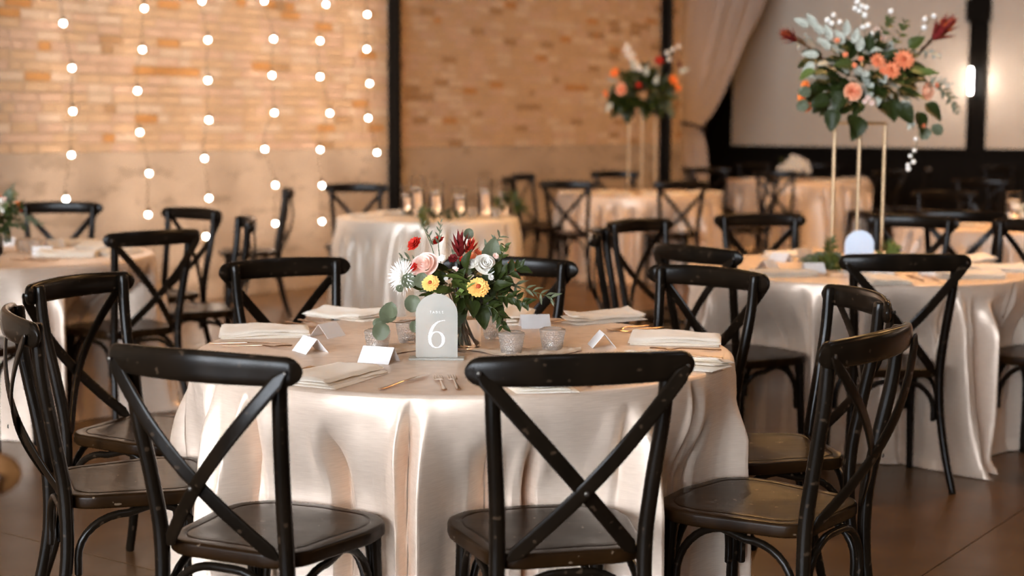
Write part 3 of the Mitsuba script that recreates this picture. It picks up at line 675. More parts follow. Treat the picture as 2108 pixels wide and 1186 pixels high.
class Arrangement:
    def __init__(self, name, label, cat_, o, core, seed, group=None, q=1.0):
        self.k = thing(name, label, cat_, group); self.o, self.core, self.r = np.asarray(o, float), np.asarray(core, float), random.Random(seed); self.heads = []
    def axis(self, p, face=.6):
        d = np.asarray(p, float) - self.core; d = d / (np.linalg.norm(d) + 1e-9) + np.array([0, -face, .12]); return d / np.linalg.norm(d)
    def flower(self, kind, p, size, col, name=None, axis=None, centre=None, label=None):
        ax = self.axis(p) if axis is None else np.asarray(axis, float)
        self.heads.append((np.asarray(p, float), size))
        y = [self.r.uniform(-1, 1), self.r.uniform(-1, 1), .3]
        k = part(self.k, name or kind, FLOWER[kind], frame(self.o + p, ax, y, size / 2), col, label)
        if centre and k.count('__') < 2:
            part(k, 'centre', CENTRE, frame(self.o + p + ax / np.linalg.norm(ax) * size * .13, ax, y, np.array([.20, .20, .12]) * size * .55), centre)
    def leaf(self, kind, p, d, L, col, nor=None, name='leaf'):
        d = np.asarray(d, float); d = d / np.linalg.norm(d)
        n = np.array([self.r.uniform(-.5, .5), -.65 + self.r.uniform(-.4, .3), .75 + self.r.uniform(-.4, .3)]) if nor is None else np.asarray(nor, float)
        n = n - d * (n @ d); 
        if np.linalg.norm(n) < 1e-4: n = np.array([.3, -.8, .5]) - d * (np.array([.3, -.8, .5]) @ d)
        n = n / np.linalg.norm(n); m = np.eye(4)
        m[:3, 0], m[:3, 1], m[:3, 2], m[:3, 3] = np.cross(d, n) * L, d * L, n * L, self.o + p
        part(self.k, name, LEAF[kind], m, col)
    def stem(self, pts, r=.002, col='stem_green', name='stem'):
        p = np.array(pts, float) + self.o
        part(self.k, name, ply(tube(spline(p, 14), np.linspace(r, r * .7, 14), 7), col, True))
    def sprig(self, pts, n, kind, L, col, r=.0013, scol='stem_green', pair=True, start=.15):
        p = spline(np.array(pts, float), 24); self.stem(pts, r, scol)
        for i in range(n):
            t = start + (1 - start) * i / max(1, n - 1); j = min(22, int(t * 23)); q = p[j]; tan = p[j + 1] - p[j]; tan /= np.linalg.norm(tan)
            for s in ((1, -1) if pair else (1 if i % 2 else -1,)):
                side = np.cross(tan, [0, -1, .2]); side /= np.linalg.norm(side)
                d = tan * self.r.uniform(.3, 1.0) + side * s * self.r.uniform(.4, .9) + np.array([self.r.uniform(-.3, .3), self.r.uniform(-.7, .4), self.r.uniform(-.4, .4)])
                self.leaf(kind, q, d, L * self.r.uniform(.8, 1.15) * (1 - .35 * t), col, name='sprig_leaf')
    def fill(self, n, radii, kinds, lo=.35, zmin=-1.0, up=.15):
        for _ in range(n):
            while True:
                d = np.array([self.r.gauss(0, 1), self.r.gauss(0, 1) - .35, self.r.gauss(0, 1) + up]); d /= np.linalg.norm(d)
                if d[2] > zmin: break
            kind, L, col = self.r.choice(kinds); L *= self.r.uniform(.8, 1.2)
            base = self.core + d * radii * self.r.uniform(lo, .78)
            dd = d * radii / max(radii) + np.array([self.r.uniform(-.5, .5), self.r.uniform(-.5, .3), self.r.uniform(-.4, .35)])
            mid = base + dd / np.linalg.norm(dd) * L * .55
            if any(math.hypot(mid[0] - h[0], mid[2] - h[2]) < .42 * z + .22 * L and mid[1] < h[1] + .03 for h, z in self.heads): continue
            self.leaf(kind, base, dd, L, col)
def low_bouquet(label, x, y, seed, glabel, full=True, group='low flower arrangements'):
    """Low mixed flowers in a cylinder vase; offsets in metres from the middle of the vase's foot."""
    v = thing('glass_vase', glabel, 'vase', 'clear cylinder vases of flowers')
    put(ply(cylinder_glass(.050, .118), 'glass', 40), v, place(x, y, TOP))
    part(v, 'water', ply(lathe([(0, .0085), (.0472, .0085), (.0472, .086), (0, .086)], 40), 'water', 40), place(x, y, TOP))
    A = Arrangement('flower_arrangement', label, 'flowers', (x, y, TOP), (0, 0, .165), seed, group)
    rg = random.Random(seed + 1)
    for i in range(15):
        a = rg.random() * 6.28; r0, r1 = rg.uniform(.008, .040), rg.uniform(.005, .036); b = a + rg.uniform(2.2, 3.8)
        A.stem([(r0 * math.cos(a), r0 * math.sin(a), .012), (.4 * (r0 * math.cos(a) + r1 * math.cos(b)), .4 * (r0 * math.sin(a) + r1 * math.sin(b)), .07), (r1 * math.cos(b), r1 * math.sin(b), .13), (1.5 * r1 * math.cos(b), 1.5 * r1 * math.sin(b), .17)], .0026, 'stem_green' if i % 3 else 'stem_brown')
    F = A.flower
    F('carnation', (-.130, -.02, .288), .047, 'petal_red'); F('carnation', (-.071, .03, .292), .040, 'petal_red'); F('carnation', (-.129, -.075, .232), .026, 'petal_red', 'bud')
    F('leucadendron', (-.010, -.01, .276), .082, 'petal_burgundy', axis=(0, -.15, 1)); F('leucadendron', (.016, .012, .268), .064, 'petal_red', axis=(.25, -.2, 1))
    F('dahlia', (.020, -.03, .258), .040, 'petal_coral'); F('dahlia', (.040, .02, .262), .036, 'petal_coral'); F('carnation', (-.026, -.05, .252), .030, 'petal_burgundy'); F('carnation', (-.001, -.045, .250), .022, 'petal_red', 'bud')
    F('rose', (-.098, -.055, .228), .078, 'petal_blush', axis=(-.25, -.75, .55)); F('rose', (.056, -.055, .232), .064, 'petal_white', axis=(.3, -.75, .5)); F('rose', (.028, -.06, .236), .036, 'petal_white', axis=(-.3, -.6, .7))
    F('carnation', (.131, -.02, .230), .036, 'petal_orange'); F('carnation', (.146, -.03, .206), .018, 'petal_red', 'bud')
    F('zinnia', (-.084, -.105, .192), .050, 'petal_yellow', axis=(-.2, -.85, .45), centre='petal_rust'); F('zinnia', (.043, -.115, .182), .062, 'petal_yellow', axis=(.1, -.8, .5), centre='petal_rust')
    F('chrysanthemum', (-.160, -.060, .205), .115, 'petal_white', axis=(-.75, -.6, .15))
    if full:
        A.stem([(-.075, -.02, .20), (-.082, -.02, .27), (-.112, -.02, .345)], .0014); A.stem([(-.055, 0, .20), (-.068, 0, .28), (-.062, 0, .345)], .0014)
        for cx_, cz, top in ((-.082, .285, -.112), (-.069, .29, -.062)):
            for i in range(9):
                t = i / 8; A.leaf('lance', (cx_ + (top - cx_) * t, -.0, cz + .065 * t), (.5 * (1 if i % 2 else -1), -.3, 1), .022 * (1 - .4 * t), 'leaf_eucalyptus', name='spike_leaf')
    for px, pz, d, L in ((-.141, .176, (-.15, -.2, 1), .042), (-.112, .176, (.15, -.3, 1), .044), (-.130, .158, (-.15, -.3, -1), .047), (-.158, .172, (-.8, -.3, .3), .022)):
        A.leaf('round', (px, -.085, pz), d, L, 'leaf_eucalyptus', (0, -1, .25))
    A.stem([(-.04, -.05, .11), (-.11, -.085, .095), (-.165, -.10, .085), (-.205, -.11, .09)], .0016, 'stem_brown')
    for q, d, L in (((-.188, -.11, .088), (-.35, -.3, .75), .050), ((-.195, -.115, .10), (.15, -.4, .85), .046), ((-.205, -.11, .085), (-.45, -.3, -.85), .050), ((-.125, -.095, .090), (-.1, -.3, -.9), .032), ((-.21, -.10, .085), (-.95, -.2, -.1), .03)):
        A.leaf('round', q, d, L, 'leaf_eucalyptus', (0, -1, .2))
    A.leaf('lance', (-.055, -.10, .212), (1, -.25, -.05), .085, 'leaf_mid', (0, -.4, 1)); A.leaf('ovate', (-.03, -.10, .20), (.8, -.4, -.35), .075, 'leaf_mid'); A.leaf('ovate', (-.02, -.10, .165), (.9, -.3, .1), .075, 'leaf_mid'); A.leaf('lance', (-.02, -.09, .15), (.5, -.5, .6), .08, 'leaf_bright')
    for pts, n, kd, L, c in (([(.05, -.02, .17), (.12, -.04, .185), (.19, -.05, .165), (.245, -.05, .148)], 9, 'lance', .045, 'leaf_eucalyptus'), ([(.05, -.05, .17), (.10, -.06, .20), (.16, -.06, .235)], 8, 'ovate', .052, 'leaf_dark'),
                             ([(.06, -.06, .15), (.12, -.08, .155), (.175, -.08, .135)], 8, 'ovate', .044, 'leaf_dark'), ([(.04, -.07, .14), (.09, -.10, .12), (.11, -.11, .075)], 7, 'ovate', .040, 'leaf_dark'), ([(.03, .03, .2), (.07, .02, .27), (.10, .02, .31)], 6, 'lance', .04, 'leaf_eucalyptus'),
                             ([(.06, 0, .19), (.10, 0, .245), (.115, 0, .285)], 5, 'ovate', .035, 'leaf_mid'), ([(-.06, 0, .2), (-.13, -.03, .24), (-.165, -.03, .25)], 6, 'lance', .035, 'leaf_eucalyptus')):
        A.sprig(pts, n, kd, L, c)
    A.leaf('broad', (.07, .02, .235), (.2, -.2, .9), .075, 'leaf_eucalyptus', (.1, -1, .2)); A.leaf('round', (.012, .03, .30), (.1, -.1, 1), .03, 'leaf_eucalyptus', (0, -1, 0))
    for px, pz, s_, c in ((-.045, .205, .022, 'petal_white'), (.075, .205, .020, 'petal_white'), (.100, .185, .018, 'petal_white'), (-.055, .255, .022, 'petal_white'), (.088, .262, .020, 'petal_blush'), (-.02, .225, .020, 'petal_blush')): F('carnation', (px, -.07, pz), s_, c, 'filler_bloom')
    for q, d in (((-.02, -.075, .19), (.3, -.5, .5)), ((.0, -.08, .205), (-.4, -.5, .4)), ((.01, -.07, .17), (.1, -.6, .7)), ((-.05, -.07, .19), (-.3, -.5, .6)), ((.005, -.06, .225), (.2, -.4, .9)), ((-.03, -.085, .17), (-.6, -.5, .1)), ((.08, -.075, .175), (.7, -.4, .3)), ((.07, -.06, .205), (.6, -.3, .7)), ((.015, -.05, .14), (.1, -.8, .2))): A.leaf('ovate', q, d, .062, A.r.choice(('leaf_mid', 'leaf_dark', 'leaf_mid')))
    for q, d in (((.045, -.09, .125), (.3, -.4, -.8)), ((-.005, -.09, .125), (-.2, -.5, -.8)), ((.075, -.07, .14), (.6, -.3, -.7)), ((-.045, -.08, .13), (-.5, -.4, -.6)), ((.02, -.1, .15), (.2, -.6, -.5))): A.leaf('broad', q, d, .062, 'leaf_dark')
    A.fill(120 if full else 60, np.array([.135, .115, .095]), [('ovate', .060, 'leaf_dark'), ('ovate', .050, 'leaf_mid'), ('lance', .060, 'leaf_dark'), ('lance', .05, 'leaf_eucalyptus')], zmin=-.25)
    return A
STAND_H = .63
def gold_stand(x, y, deg, label, H=STAND_H, a=.075):
    k = thing('gold_stand', label, 'flower stand', 'gold frame stands for tall flowers'); m = place(x, y, TOP, deg)
    for sx in (-1, 1):
        for sy in (-1, 1): part(k, 'rod', ply(box([sx * a - .006, sy * a - .006, .0], [sx * a + .006, sy * a + .006, H], .0015), 'gold_paint'), m)
    for z, nm in ((.006, 'base_rail'), (H - .006, 'top_rail')):
        for lo, hi in (((-a, -a - .006), (a, -a + .006)), ((-a, a - .006), (a, a + .006)), ((-a - .006, -a), (-a + .006, a)), ((a - .006, -a), (a + .006, a))):
            part(k, nm, ply(box([*lo, z - .006], [*hi, z + .006], .001), 'gold_paint'), m)
    part(k, 'top_plate', ply(box([-a, -a, H - .002], [a, a, H + .003], .001), 'gold_paint'), m)
def berries(A, pts, r, col='petal_white'):
    for p in pts: part(A.k, 'berry', BERRY, frame(A.o + np.array(p), (0, 0, 1), (0, 1, 0), r * A.r.uniform(.85, 1.1)), col)
def tall_bouquet(label, x, y, seed, H=STAND_H, k=1.0, variant=0):
    """Tall flowers on a gold stand; offsets in metres from the middle of the stand's top."""
    A = Arrangement('tall_flower_arrangement', label, 'flowers', (x, y, TOP + H), (0, 0, .19), seed, 'tall flower arrangements')
    F = A.flower; P = lambda px, py, dy=-.14: ((px - 1768) / 474, dy, (252 - py) / 474)
    if variant == 0:
        for px, py, s in ((1779, 132, .080), (1806, 150, .092), (1830, 129, .106), (1790, 150, .045)): F('dahlia', P(px, py, -.19), s, 'petal_coral', axis=(.15, -.9, .35), centre='petal_rust')
        for px, py, s, dy in ((1734, 191, .078, -.17), (1882, 189, .078, -.13)): F('rose', P(px, py, dy), s, 'petal_peach')
        for px, py in ((1648, 180), (1642, 203), (1654, 222)): F('carnation', P(px, py, -.08), .050, 'petal_orange', axis=(-.7, -.6, .2))
        for px, py in ((1702, 91), (1719, 119), (1750, 127), (1737, 140), (1878, 259), (1902, 178)): F('carnation', P(px, py, -.15), .026, 'petal_coral', 'bud')
        for px, py in ((1766, 203), (1774, 213), (1760, 210)): F('carnation', P(px, py, -.15), .026, 'petal_blush', 'filler_bloom')
        for a, b, s in (((1660, 106), (1618, 84), .10), ((1868, 122), (1915, 72), .15)):
            p, q = np.array(P(*a, -.05)), np.array(P(*b, -.07)); A.stem([p * .6 + [0, 0, .05], p, q], .006, 'stem_brown')
            F('leucadendron', q, s, 'petal_burgundy', axis=q - p); F('leucadendron', q + (q - p) * .18, s * .7, 'petal_rust', axis=q - p)
            for t in (.2, .45, .7): A.leaf('lance', p + (q - p) * t, (q - p) / np.linalg.norm(q - p) + np.array([.2 * (-1) ** int(t * 10), 0, .3]), .06, 'stem_brown')
        berries(A, [P(px, py, -.08) for px, py in ((1747, 11), (1743, 25), (1756, 20), (1766, 23), (1752, 30), (1763, 38), (1770, 58), (1760, 62), (1778, 75), (1773, 88), (1777, 100), (1688, 48), (1700, 38), (1713, 52), (1697, 55), (1815, 30), (1884, 45), (1902, 39), (1883, 62))], .012)
        A.stem([P(1768, 120, -.08), P(1762, 60, -.08), P(1748, 12, -.08)], .002, 'stem_green'); A.stem([P(1720, 110, -.08), P(1705, 70, -.08), P(1694, 42, -.08)], .002)
        A.stem([P(1840, 120, -.06), P(1880, 70, -.06), P(1900, 40, -.06)], .0016); A.stem([P(1800, 110, -.05), P(1812, 60, -.05), P(1815, 32, -.05)], .0014)
        A.stem([P(1868, 230, -.12), P(1870, 275, -.14), P(1862, 318, -.14), P(1854, 343, -.14)], .0013)
        berries(A, [P(px, py, -.14) for px, py in ((1864, 308), (1856, 319), (1863, 331), (1852, 337), (1853, 345), (1866, 285))], .0105)
        for px, py, d in ((1676, 78, (-.7, 0, .7)), (1660, 66, (-.5, 0, .9)), (1646, 64, (-.8, 0, .5)), (1690, 90, (-.3, 0, 1)), (1720, 82, (.1, 0, 1)), (1716, 98, (-.4, 0, .8)), (1735, 96, (.3, 0, .9)), (1660, 134, (-.7, 0, -.6)), (1668, 120, (-.8, 0, .1)), (1690, 108, (-.5, 0, .5)), (1748, 112, (.1, 0, .9)), (1762, 148, (0, -.3, -.9)), (1768, 166, (.1, -.3, -.9)), (1772, 180, (-.2, -.3, -.9)), (1790, 178, (.3, -.2, .6)), (1756, 158, (-.5, -.3, .4))):
            A.leaf('ovate', P(px, py, -.13), d, .075, 'leaf_dusty', (0, -1, .3))
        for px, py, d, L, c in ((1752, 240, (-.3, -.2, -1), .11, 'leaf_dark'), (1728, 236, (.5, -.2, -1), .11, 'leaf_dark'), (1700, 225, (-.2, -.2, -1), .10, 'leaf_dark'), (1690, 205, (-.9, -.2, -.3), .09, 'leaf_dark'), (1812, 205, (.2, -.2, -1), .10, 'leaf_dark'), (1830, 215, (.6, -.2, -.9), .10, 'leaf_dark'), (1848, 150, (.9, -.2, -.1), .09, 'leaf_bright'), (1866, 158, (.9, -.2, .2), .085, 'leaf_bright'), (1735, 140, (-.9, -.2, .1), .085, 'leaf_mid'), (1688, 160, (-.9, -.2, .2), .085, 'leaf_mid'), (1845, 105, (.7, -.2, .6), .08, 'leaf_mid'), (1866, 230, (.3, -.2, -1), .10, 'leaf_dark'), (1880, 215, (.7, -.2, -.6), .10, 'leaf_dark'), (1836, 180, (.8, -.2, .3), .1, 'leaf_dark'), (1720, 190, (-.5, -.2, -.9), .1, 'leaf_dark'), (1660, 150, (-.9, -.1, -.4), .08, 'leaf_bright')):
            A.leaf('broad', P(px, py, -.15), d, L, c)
        for px, py, d in ((1655, 195, (-1, -.1, .2)), (1650, 212, (-.9, -.1, -.6)), (1890, 262, (-.3, -.2, -.8)), (1900, 258, (.6, -.2, -.5))): A.leaf('round', P(px, py, -.12), d, .055, 'leaf_eucalyptus', (0, -1, .2))
        for pts, n, kd, L, c in (([P(1880, 170), P(1925, 195), P(1950, 232)], 8, 'ovate', .042, 'leaf_eucalyptus'), ([P(1860, 120, -.05), P(1890, 110, -.05), P(1915, 118, -.05)], 6, 'round', .035, 'leaf_dusty'), ([P(1880, 200), P(1905, 170), P(1930, 175)], 6, 'lance', .04, 'leaf_dusty'), ([P(1840, 200), P(1850, 235), P(1856, 262)], 7, 'round', .032, 'leaf_dusty'),
                                 ([P(1790, 100, -.02), P(1812, 62, -.02), P(1822, 45, -.02)], 5, 'ovate', .045, 'leaf_mid'), ([P(1830, 100, -.02), P(1845, 70, -.02), P(1850, 50, -.02)], 5, 'ovate', .04, 'leaf_mid'), ([P(1690, 100, .05), P(1660, 84, .05), P(1640, 92, .05)], 6, 'lance', .05, 'leaf_dusty'), ([P(1800, 100, .0), P(1810, 80, 0), P(1795, 60, 0)], 8, 'round', .02, 'petal_blush')):
            A.sprig(pts, n, kd, L, c)
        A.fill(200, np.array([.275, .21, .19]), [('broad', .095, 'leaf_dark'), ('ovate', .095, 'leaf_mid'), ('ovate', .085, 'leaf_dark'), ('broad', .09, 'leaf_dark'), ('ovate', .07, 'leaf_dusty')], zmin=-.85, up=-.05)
    else:
        Q = lambda px, py, dy=-.15: ((px - 1318) / 227, dy, (250 - py) / 227)
        for px, py, s, c, kd in ((1258, 167, .095, 'petal_orange', 'carnation'), (1240, 208, .06, 'petal_orange', 'carnation'), (1272, 200, .11, 'petal_peach', 'rose'), (1306, 191, .055, 'petal_red', 'carnation'), (1375, 180, .12, 'petal_orange', 'dahlia'), (1384, 196, .07, 'petal_orange', 'carnation'), (1345, 143, .09, 'petal_red', 'carnation'), (1386, 150, .06, 'petal_burgundy', 'carnation')): F(kd, Q(px, py, -.2), s, c)
        berries(A, [Q(px, py, -.1) for px, py in ((1282, 110), (1288, 118), (1279, 120), (1285, 130), (1296, 128), (1292, 138), (1300, 145), (1306, 152), (1298, 156), (1310, 158), (1365, 125), (1376, 118), (1388, 112), (1369, 138))], .022)
        A.stem([Q(1305, 165, -.1), Q(1295, 135, -.1), Q(1282, 108, -.1)], .003); A.stem([Q(1350, 165, -.1), Q(1370, 130, -.1), Q(1388, 112, -.1)], .003)
        for px, py, d in ((1262, 185, (-.8, -.2, .3)), (1250, 205, (-.9, -.2, -.3)), (1322, 172, (0, -.2, 1)), (1340, 190, (.2, -.3, .9)), (1388, 165, (.8, -.2, .4)), (1296, 160, (-.2, -.2, 1)), (1252, 226, (-.5, -.2, -.8))): A.leaf('ovate', Q(px, py), d, .10, 'leaf_dusty')
        A.sprig([Q(1360, 225), Q(1372, 240), Q(1376, 252)], 6, 'round', .05, 'leaf_eucalyptus')
        A.fill(240, np.array([.30, .22, .22]), [('broad', .14, 'leaf_dark'), ('ovate', .15, 'leaf_dark'), ('ovate', .12, 'leaf_mid'), ('lance', .12, 'leaf_eucalyptus')], zmin=-.8, up=.0)
    return A

# ------------------------------------------------------------------ table 6 in front
C6 = (-.13, 4.175)
g6 = 'cross-back chairs around the front table'
T6 = [(.144, 3.124, -76.5, 'black cross-back chair with its back to us, right of the pair of forks'),
      (-.643, 3.149, -115.5, 'black cross-back chair whose tilted back rail covers the left rim of the front table'),
      (.815, 3.49, -37, 'black cross-back chair at the right front of table 6, its whole seat in view'),
      (.968, 4.309, 9, 'black cross-back chair with amber-lit rail standing just behind the right front chair'),
      (.634, 4.971, 46, 'black cross-back chair facing the front table beyond the rolled napkin at its right'),
      (-.01, 5.30, 74, 'black cross-back chair half hidden behind the flowers of table 6'),
      (-.772, 5.213, 124, 'black cross-back chair facing the viewer behind the left napkins of table 6'),
      (-1.297, 4.595, 156, 'black cross-back chair left of table 6 with a curved amber-lit rail and brown seat'),
      (-1.204, 3.765, -156, 'black cross-back chair seen from its side, its wide brown seat left of the front table')]
table('tablecloth', *C6, .735, 11, 'champagne satin cloth of the front table that carries sign 6', chairs=[c[:3] for c in T6], folds=30, n=1080, flare=.095)
for x, y, o, l in T6: chair(x, y, o, l, g6)
gn, gk = 'folded napkins on the front table', 'place cards on the front table'
for x, y, a, kd, l in ((-.72, 4.42, 9, 1, 'cream folded napkin at the left rim of table 6, beside the shining cutlery'), (-.43, 3.665, 62, 0, 'cream napkin with a rolled end behind the rail of the front left chair'), (-.53, 4.83, -42, 2, 'cream napkin with a raised fold before the chair at the back left of table 6'),
                       (.285, 4.785, 35, 3, 'cream napkin with a rolled tip at the back right of table 6'), (.465, 4.315, -8, 1, 'flat cream napkin at the right rim of table 6'), (.045, 3.60, 100, 0, 'cream napkin mostly hidden by the front centre chair'), (.43, 3.90, 146, 2, 'cream napkin peeping out beside the right end of the front centre chair rail'), (.0, 4.80, 80, 3, 'cream napkin behind the vase, right of its stems')):
    napkin(x, y, a, kd, l, gn)
for x, y, a, l, d in ((-.545, 4.10, -58, 'white tent card with a small print, left of the leftmost glass holder', 1), (-.535, 4.40, 62, 'white tent card beside the left napkin, its pale side turned away', None), (-.345, 3.93, -22, 'white tent card behind the rolled napkin, left of sign 6', 1), (.252, 4.235, 96, 'white tent card seen end-on, right of the glass holders', None), (.07, 4.62, 8, 'white tent card behind the glass holders, right of the flowers', None)):
    place_card(x, y, a, l, gk, d)
gv = 'hobnail glass holders on the front table'
for x, y, l in ((-.364, 4.107, 'the leftmost hobnail glass holder under the round grey-green leaves'), (-.292, 4.284, 'the hobnail glass holder just left of sign 6'), (-.052, 4.37, 'the hobnail glass holder behind the vase'), (-.001, 4.076, 'the hobnail glass holder nearest the front centre chair'), (.111, 4.150, 'the rightmost hobnail glass holder on table 6')):
    votive(x, y, l, gv)
table_sign(-.197, 3.978, 0, .110, .168, 'frosted acrylic arch sign reading TABLE 6 before the flowers', True)
low_bouquet('mixed red, blush, white and yellow flowers with eucalyptus beside sign 6', -.133, 4.165, 21, 'clear cylinder vase of water and stems right behind sign 6')
gc = 'cutlery on the front table'
for kd, x0, y0, x1, y1, l in (('knife', -.306, 3.50, -.205, 3.70, 'metal knife left of the pair of forks on table 6'), ('fork', -.155, 3.497, -.183, 3.70, 'left fork of the pair before the front centre chair'), ('fork', -.122, 3.503, -.150, 3.71, 'right fork of the pair before the front centre chair'), ('fork', -.585, 3.64, -.505, 3.80, 'fork with its tines showing above the front left chair rail'),
                              ('knife', -.845, 4.235, -.63, 4.215, 'knife below the left napkin of table 6'), ('fork', -.80, 4.185, -.60, 4.17, 'fork below the left napkin of table 6'), ('knife', -.668, 4.756, -.56, 4.585, 'knife between the left napkin and the raised-fold napkin'), ('fork', -.70, 4.70, -.58, 4.55, 'fork beside the knife at the back left of table 6'),
                              ('fork', .075, 4.87, .045, 4.70, 'left fork behind the tent card at the back of table 6'), ('fork', .105, 4.86, .085, 4.69, 'right fork behind the tent card at the back of table 6'), ('knife', .25, 4.87, .12, 4.71, 'knife left of the napkin with the rolled tip'), ('spoon', .42, 4.66, .30, 4.545, 'spoon in front of the napkin with the rolled tip'), ('fork', .46, 4.62, .345, 4.51, 'fork next to the spoon at the right of table 6'), ('knife', .58, 4.47, .385, 4.455, 'knife behind the flat right napkin of table 6'),
                              ('fork', .575, 4.155, .40, 4.16, 'fork before the flat right napkin of table 6'), ('knife', .560, 4.005, .38, 4.06, 'knife at the right rim above the front centre chair rail'), ('fork', .185, 3.555, .165, 3.74, 'fork whose handle tip shows under the front centre chair rail')):
    cutlery(kd, x0, y0, x1, y1, l, gc)
def make_runner():
    n, m = 90, 26; rg = np.random.RandomState(4); v = []
    for i in range(n):
        s = i / (n - 1); x = -.27 + .56 * s
        for j in range(m):
            a = j / (m - 1) * 2 - 1; wv = .055 + .03 * math.sin(s * 9 + 1) + .02 * math.sin(s * 23)
            y = .03 * math.sin(s * 7) + a * wv
            z = .0012 + .0085 * abs(float(meshkit.noise(np.array([x * 38, y * 55, 1.0]), 3)) - .45) * 2 * (1 - a * a * .8)
            v.append((x, y, z))
    return tris(v, grid_faces(n, m))
k_ = thing('gauze_runner', 'crumpled beige gauze runner around the vase and candle glasses on table 6', 'table runner'); put(ply(make_runner(), 'gauze', True), k_, place(-.10, 4.135, TOP))

# ------------------------------------------------------------------ table on the left
CL = (-2.42, 7.1); gl = 'cross-back chairs around the left table'
LT = [(-2.23, 5.97, -96, 'black cross-back chair of which a rail end and a leg enter from the left edge'), (-1.56, 6.62, -43, 'black cross-back chair with its back to us at the right side of the left table'), (-1.33, 7.55, 17, 'black cross-back chair seen from the side, between the left table and the lit wall'),
      (-1.75, 8.32, 52, 'black cross-back chair behind the right rear of the left table, below a strand of bulbs'), (-2.62, 8.85, 95, 'black cross-back chair facing us at the wall behind the left table'), (-3.35, 6.55, -150, 'black cross-back chair on the far left side of the left table')]
table('tablecloth', *CL, .735, 23, 'champagne satin cloth of the table cut by the left edge of the photo', chairs=[c[:3] for c in LT], group='round tables of the hall', n=420)
for x, y, o, l in LT: chair(x, y, o, l, gl)
low_bouquet('red and green flowers on the table at the left edge', *CL, 33, 'clear cylinder vase of the flowers on the left table', full=False)
for x, y, a, kd, l in ((-2.15, 7.66, 8, 1, 'pale napkin at the far rim of the left table'), (-2.04, 7.0, 2, 3, 'long rolled pale napkin at the front of the left table'), (-2.0, 7.46, -20, 2, 'pale napkin behind the rolled one on the left table'), (-1.87, 7.17, 62, 0, 'pale napkin behind the nearest chair back of the left table')): napkin(x, y, a, kd, l, 'folded napkins on the left table')
for x, y, a, l in ((-2.52, 7.6, 5, 'white tent card below the leaves of the left flowers'), (-2.25, 7.5, 40, 'white tent card in the middle of the left table'), (-2.18, 7.08, 15, 'white tent card by the end of the long rolled napkin')): place_card(x, y, a, l, 'place cards on the left table')
for x, y, l in ((-2.33, 7.28, 'the left glass holder on the left table'), (-2.26, 7.24, 'the right glass holder on the left table')): votive(x, y, l, 'glass holders on the left table')
for kd, x0, y0, x1, y1, l in (('spoon', -2.02, 6.80, -2.20, 6.86, 'spoon at the front rim of the left table'), ('fork', -2.05, 6.73, -2.24, 6.79, 'fork at the front rim of the left table')): cutlery(kd, x0, y0, x1, y1, l, 'cutlery on the left table')
# a chair near the camera shows only its rail end, warm light painted into the wood
chair(-.945, 2.17, -95, 'blurred warm-lit chair rail end at the left edge, close to the camera', 'chairs close to the camera', 'warm_lit_wood')

# ------------------------------------------------------------------ table on the right with tall flowers
CR = (1.5, 6.65); gr = 'cross-back chairs around the tall-flower table'
RT = [(1.443, 5.60, -88, 'black cross-back chair with its back to us before the tall-flower table'), (.72, 5.92, -143, 'black cross-back chair left of the tall-flower table, right behind another chair rail'), (.40, 6.80, 171, 'black cross-back chair seen edge-on, facing the tall-flower table from the left'),
      (.63, 7.52, 134, 'black cross-back chair behind the edge-on chair at the left of the tall-flower table'), (1.30, 8.02, 95, 'black cross-back chair facing us behind the tall-flower table, left of the gold rods'), (2.08, 7.95, 58, 'black cross-back chair facing us behind the gold rods of the tall flowers'),
      (2.60, 7.62, 38, 'black cross-back chair at the right edge behind the tall-flower table'), (2.36, 5.92, -42, 'black cross-back chair of which the seat and front legs show at the right edge')]
table('tablecloth', *CR, .735, 37, 'champagne satin cloth of the right table under the tall flowers', chairs=[c[:3] for c in RT], group='round tables of the hall', n=480, puddle=.06)
for x, y, o, l in RT: chair(x, y, o, l, gr)
gold_stand(*CR, 32.3, 'gold stand of thin rods in the middle of the right table')
tall_bouquet('tall arrangement of orange dahlias, peach roses and dark leaves on the gold stand', *CR, 41)
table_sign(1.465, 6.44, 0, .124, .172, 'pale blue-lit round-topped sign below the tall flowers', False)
for x, y, a, kd, l in ((1.30, 7.17, 22, 2, 'peach-lit peaked napkin at the far left of the tall-flower table'), (1.12, 6.28, 12, 0, 'pale napkin at the left rim of the tall-flower table'), (1.47, 6.04, 100, 1, 'pale napkin behind the rail of the tall-flower table front chair'), (1.87, 6.22, 5, 3, 'long pale napkin right of the front chair rail on the tall-flower table'), (2.06, 6.50, 4, 3, 'rolled white napkin at the right edge of the tall-flower table'), (2.08, 6.98, 10, 2, 'small pale napkin at the far right of the tall-flower table'), (1.72, 7.22, -15, 0, 'peach-lit napkin behind the blue-lit sign')): napkin(x, y, a, kd, l, 'folded napkins on the tall-flower table')
for x, y, a, l in ((1.22, 6.93, -40, 'bluish white tent card at the far left of the tall-flower table'), (1.10, 6.56, 50, 'white tent card at the left rim of the tall-flower table'), (1.27, 6.42, 12, 'white tent card left of the green leaves on the tall-flower table'), (1.53, 6.30, 4, 'white tent card below the blue-lit sign'), (1.74, 6.33, 0, 'white tent card right of the blue-lit sign')): place_card(x, y, a, l, 'place cards on the tall-flower table')
for x, y, l in ((1.33, 6.93, 'the far glass holder left of the gold stand'), (1.31, 6.74, 'the near glass holder left of the gold stand')): votive(x, y, l, 'glass holders on the tall-flower table')
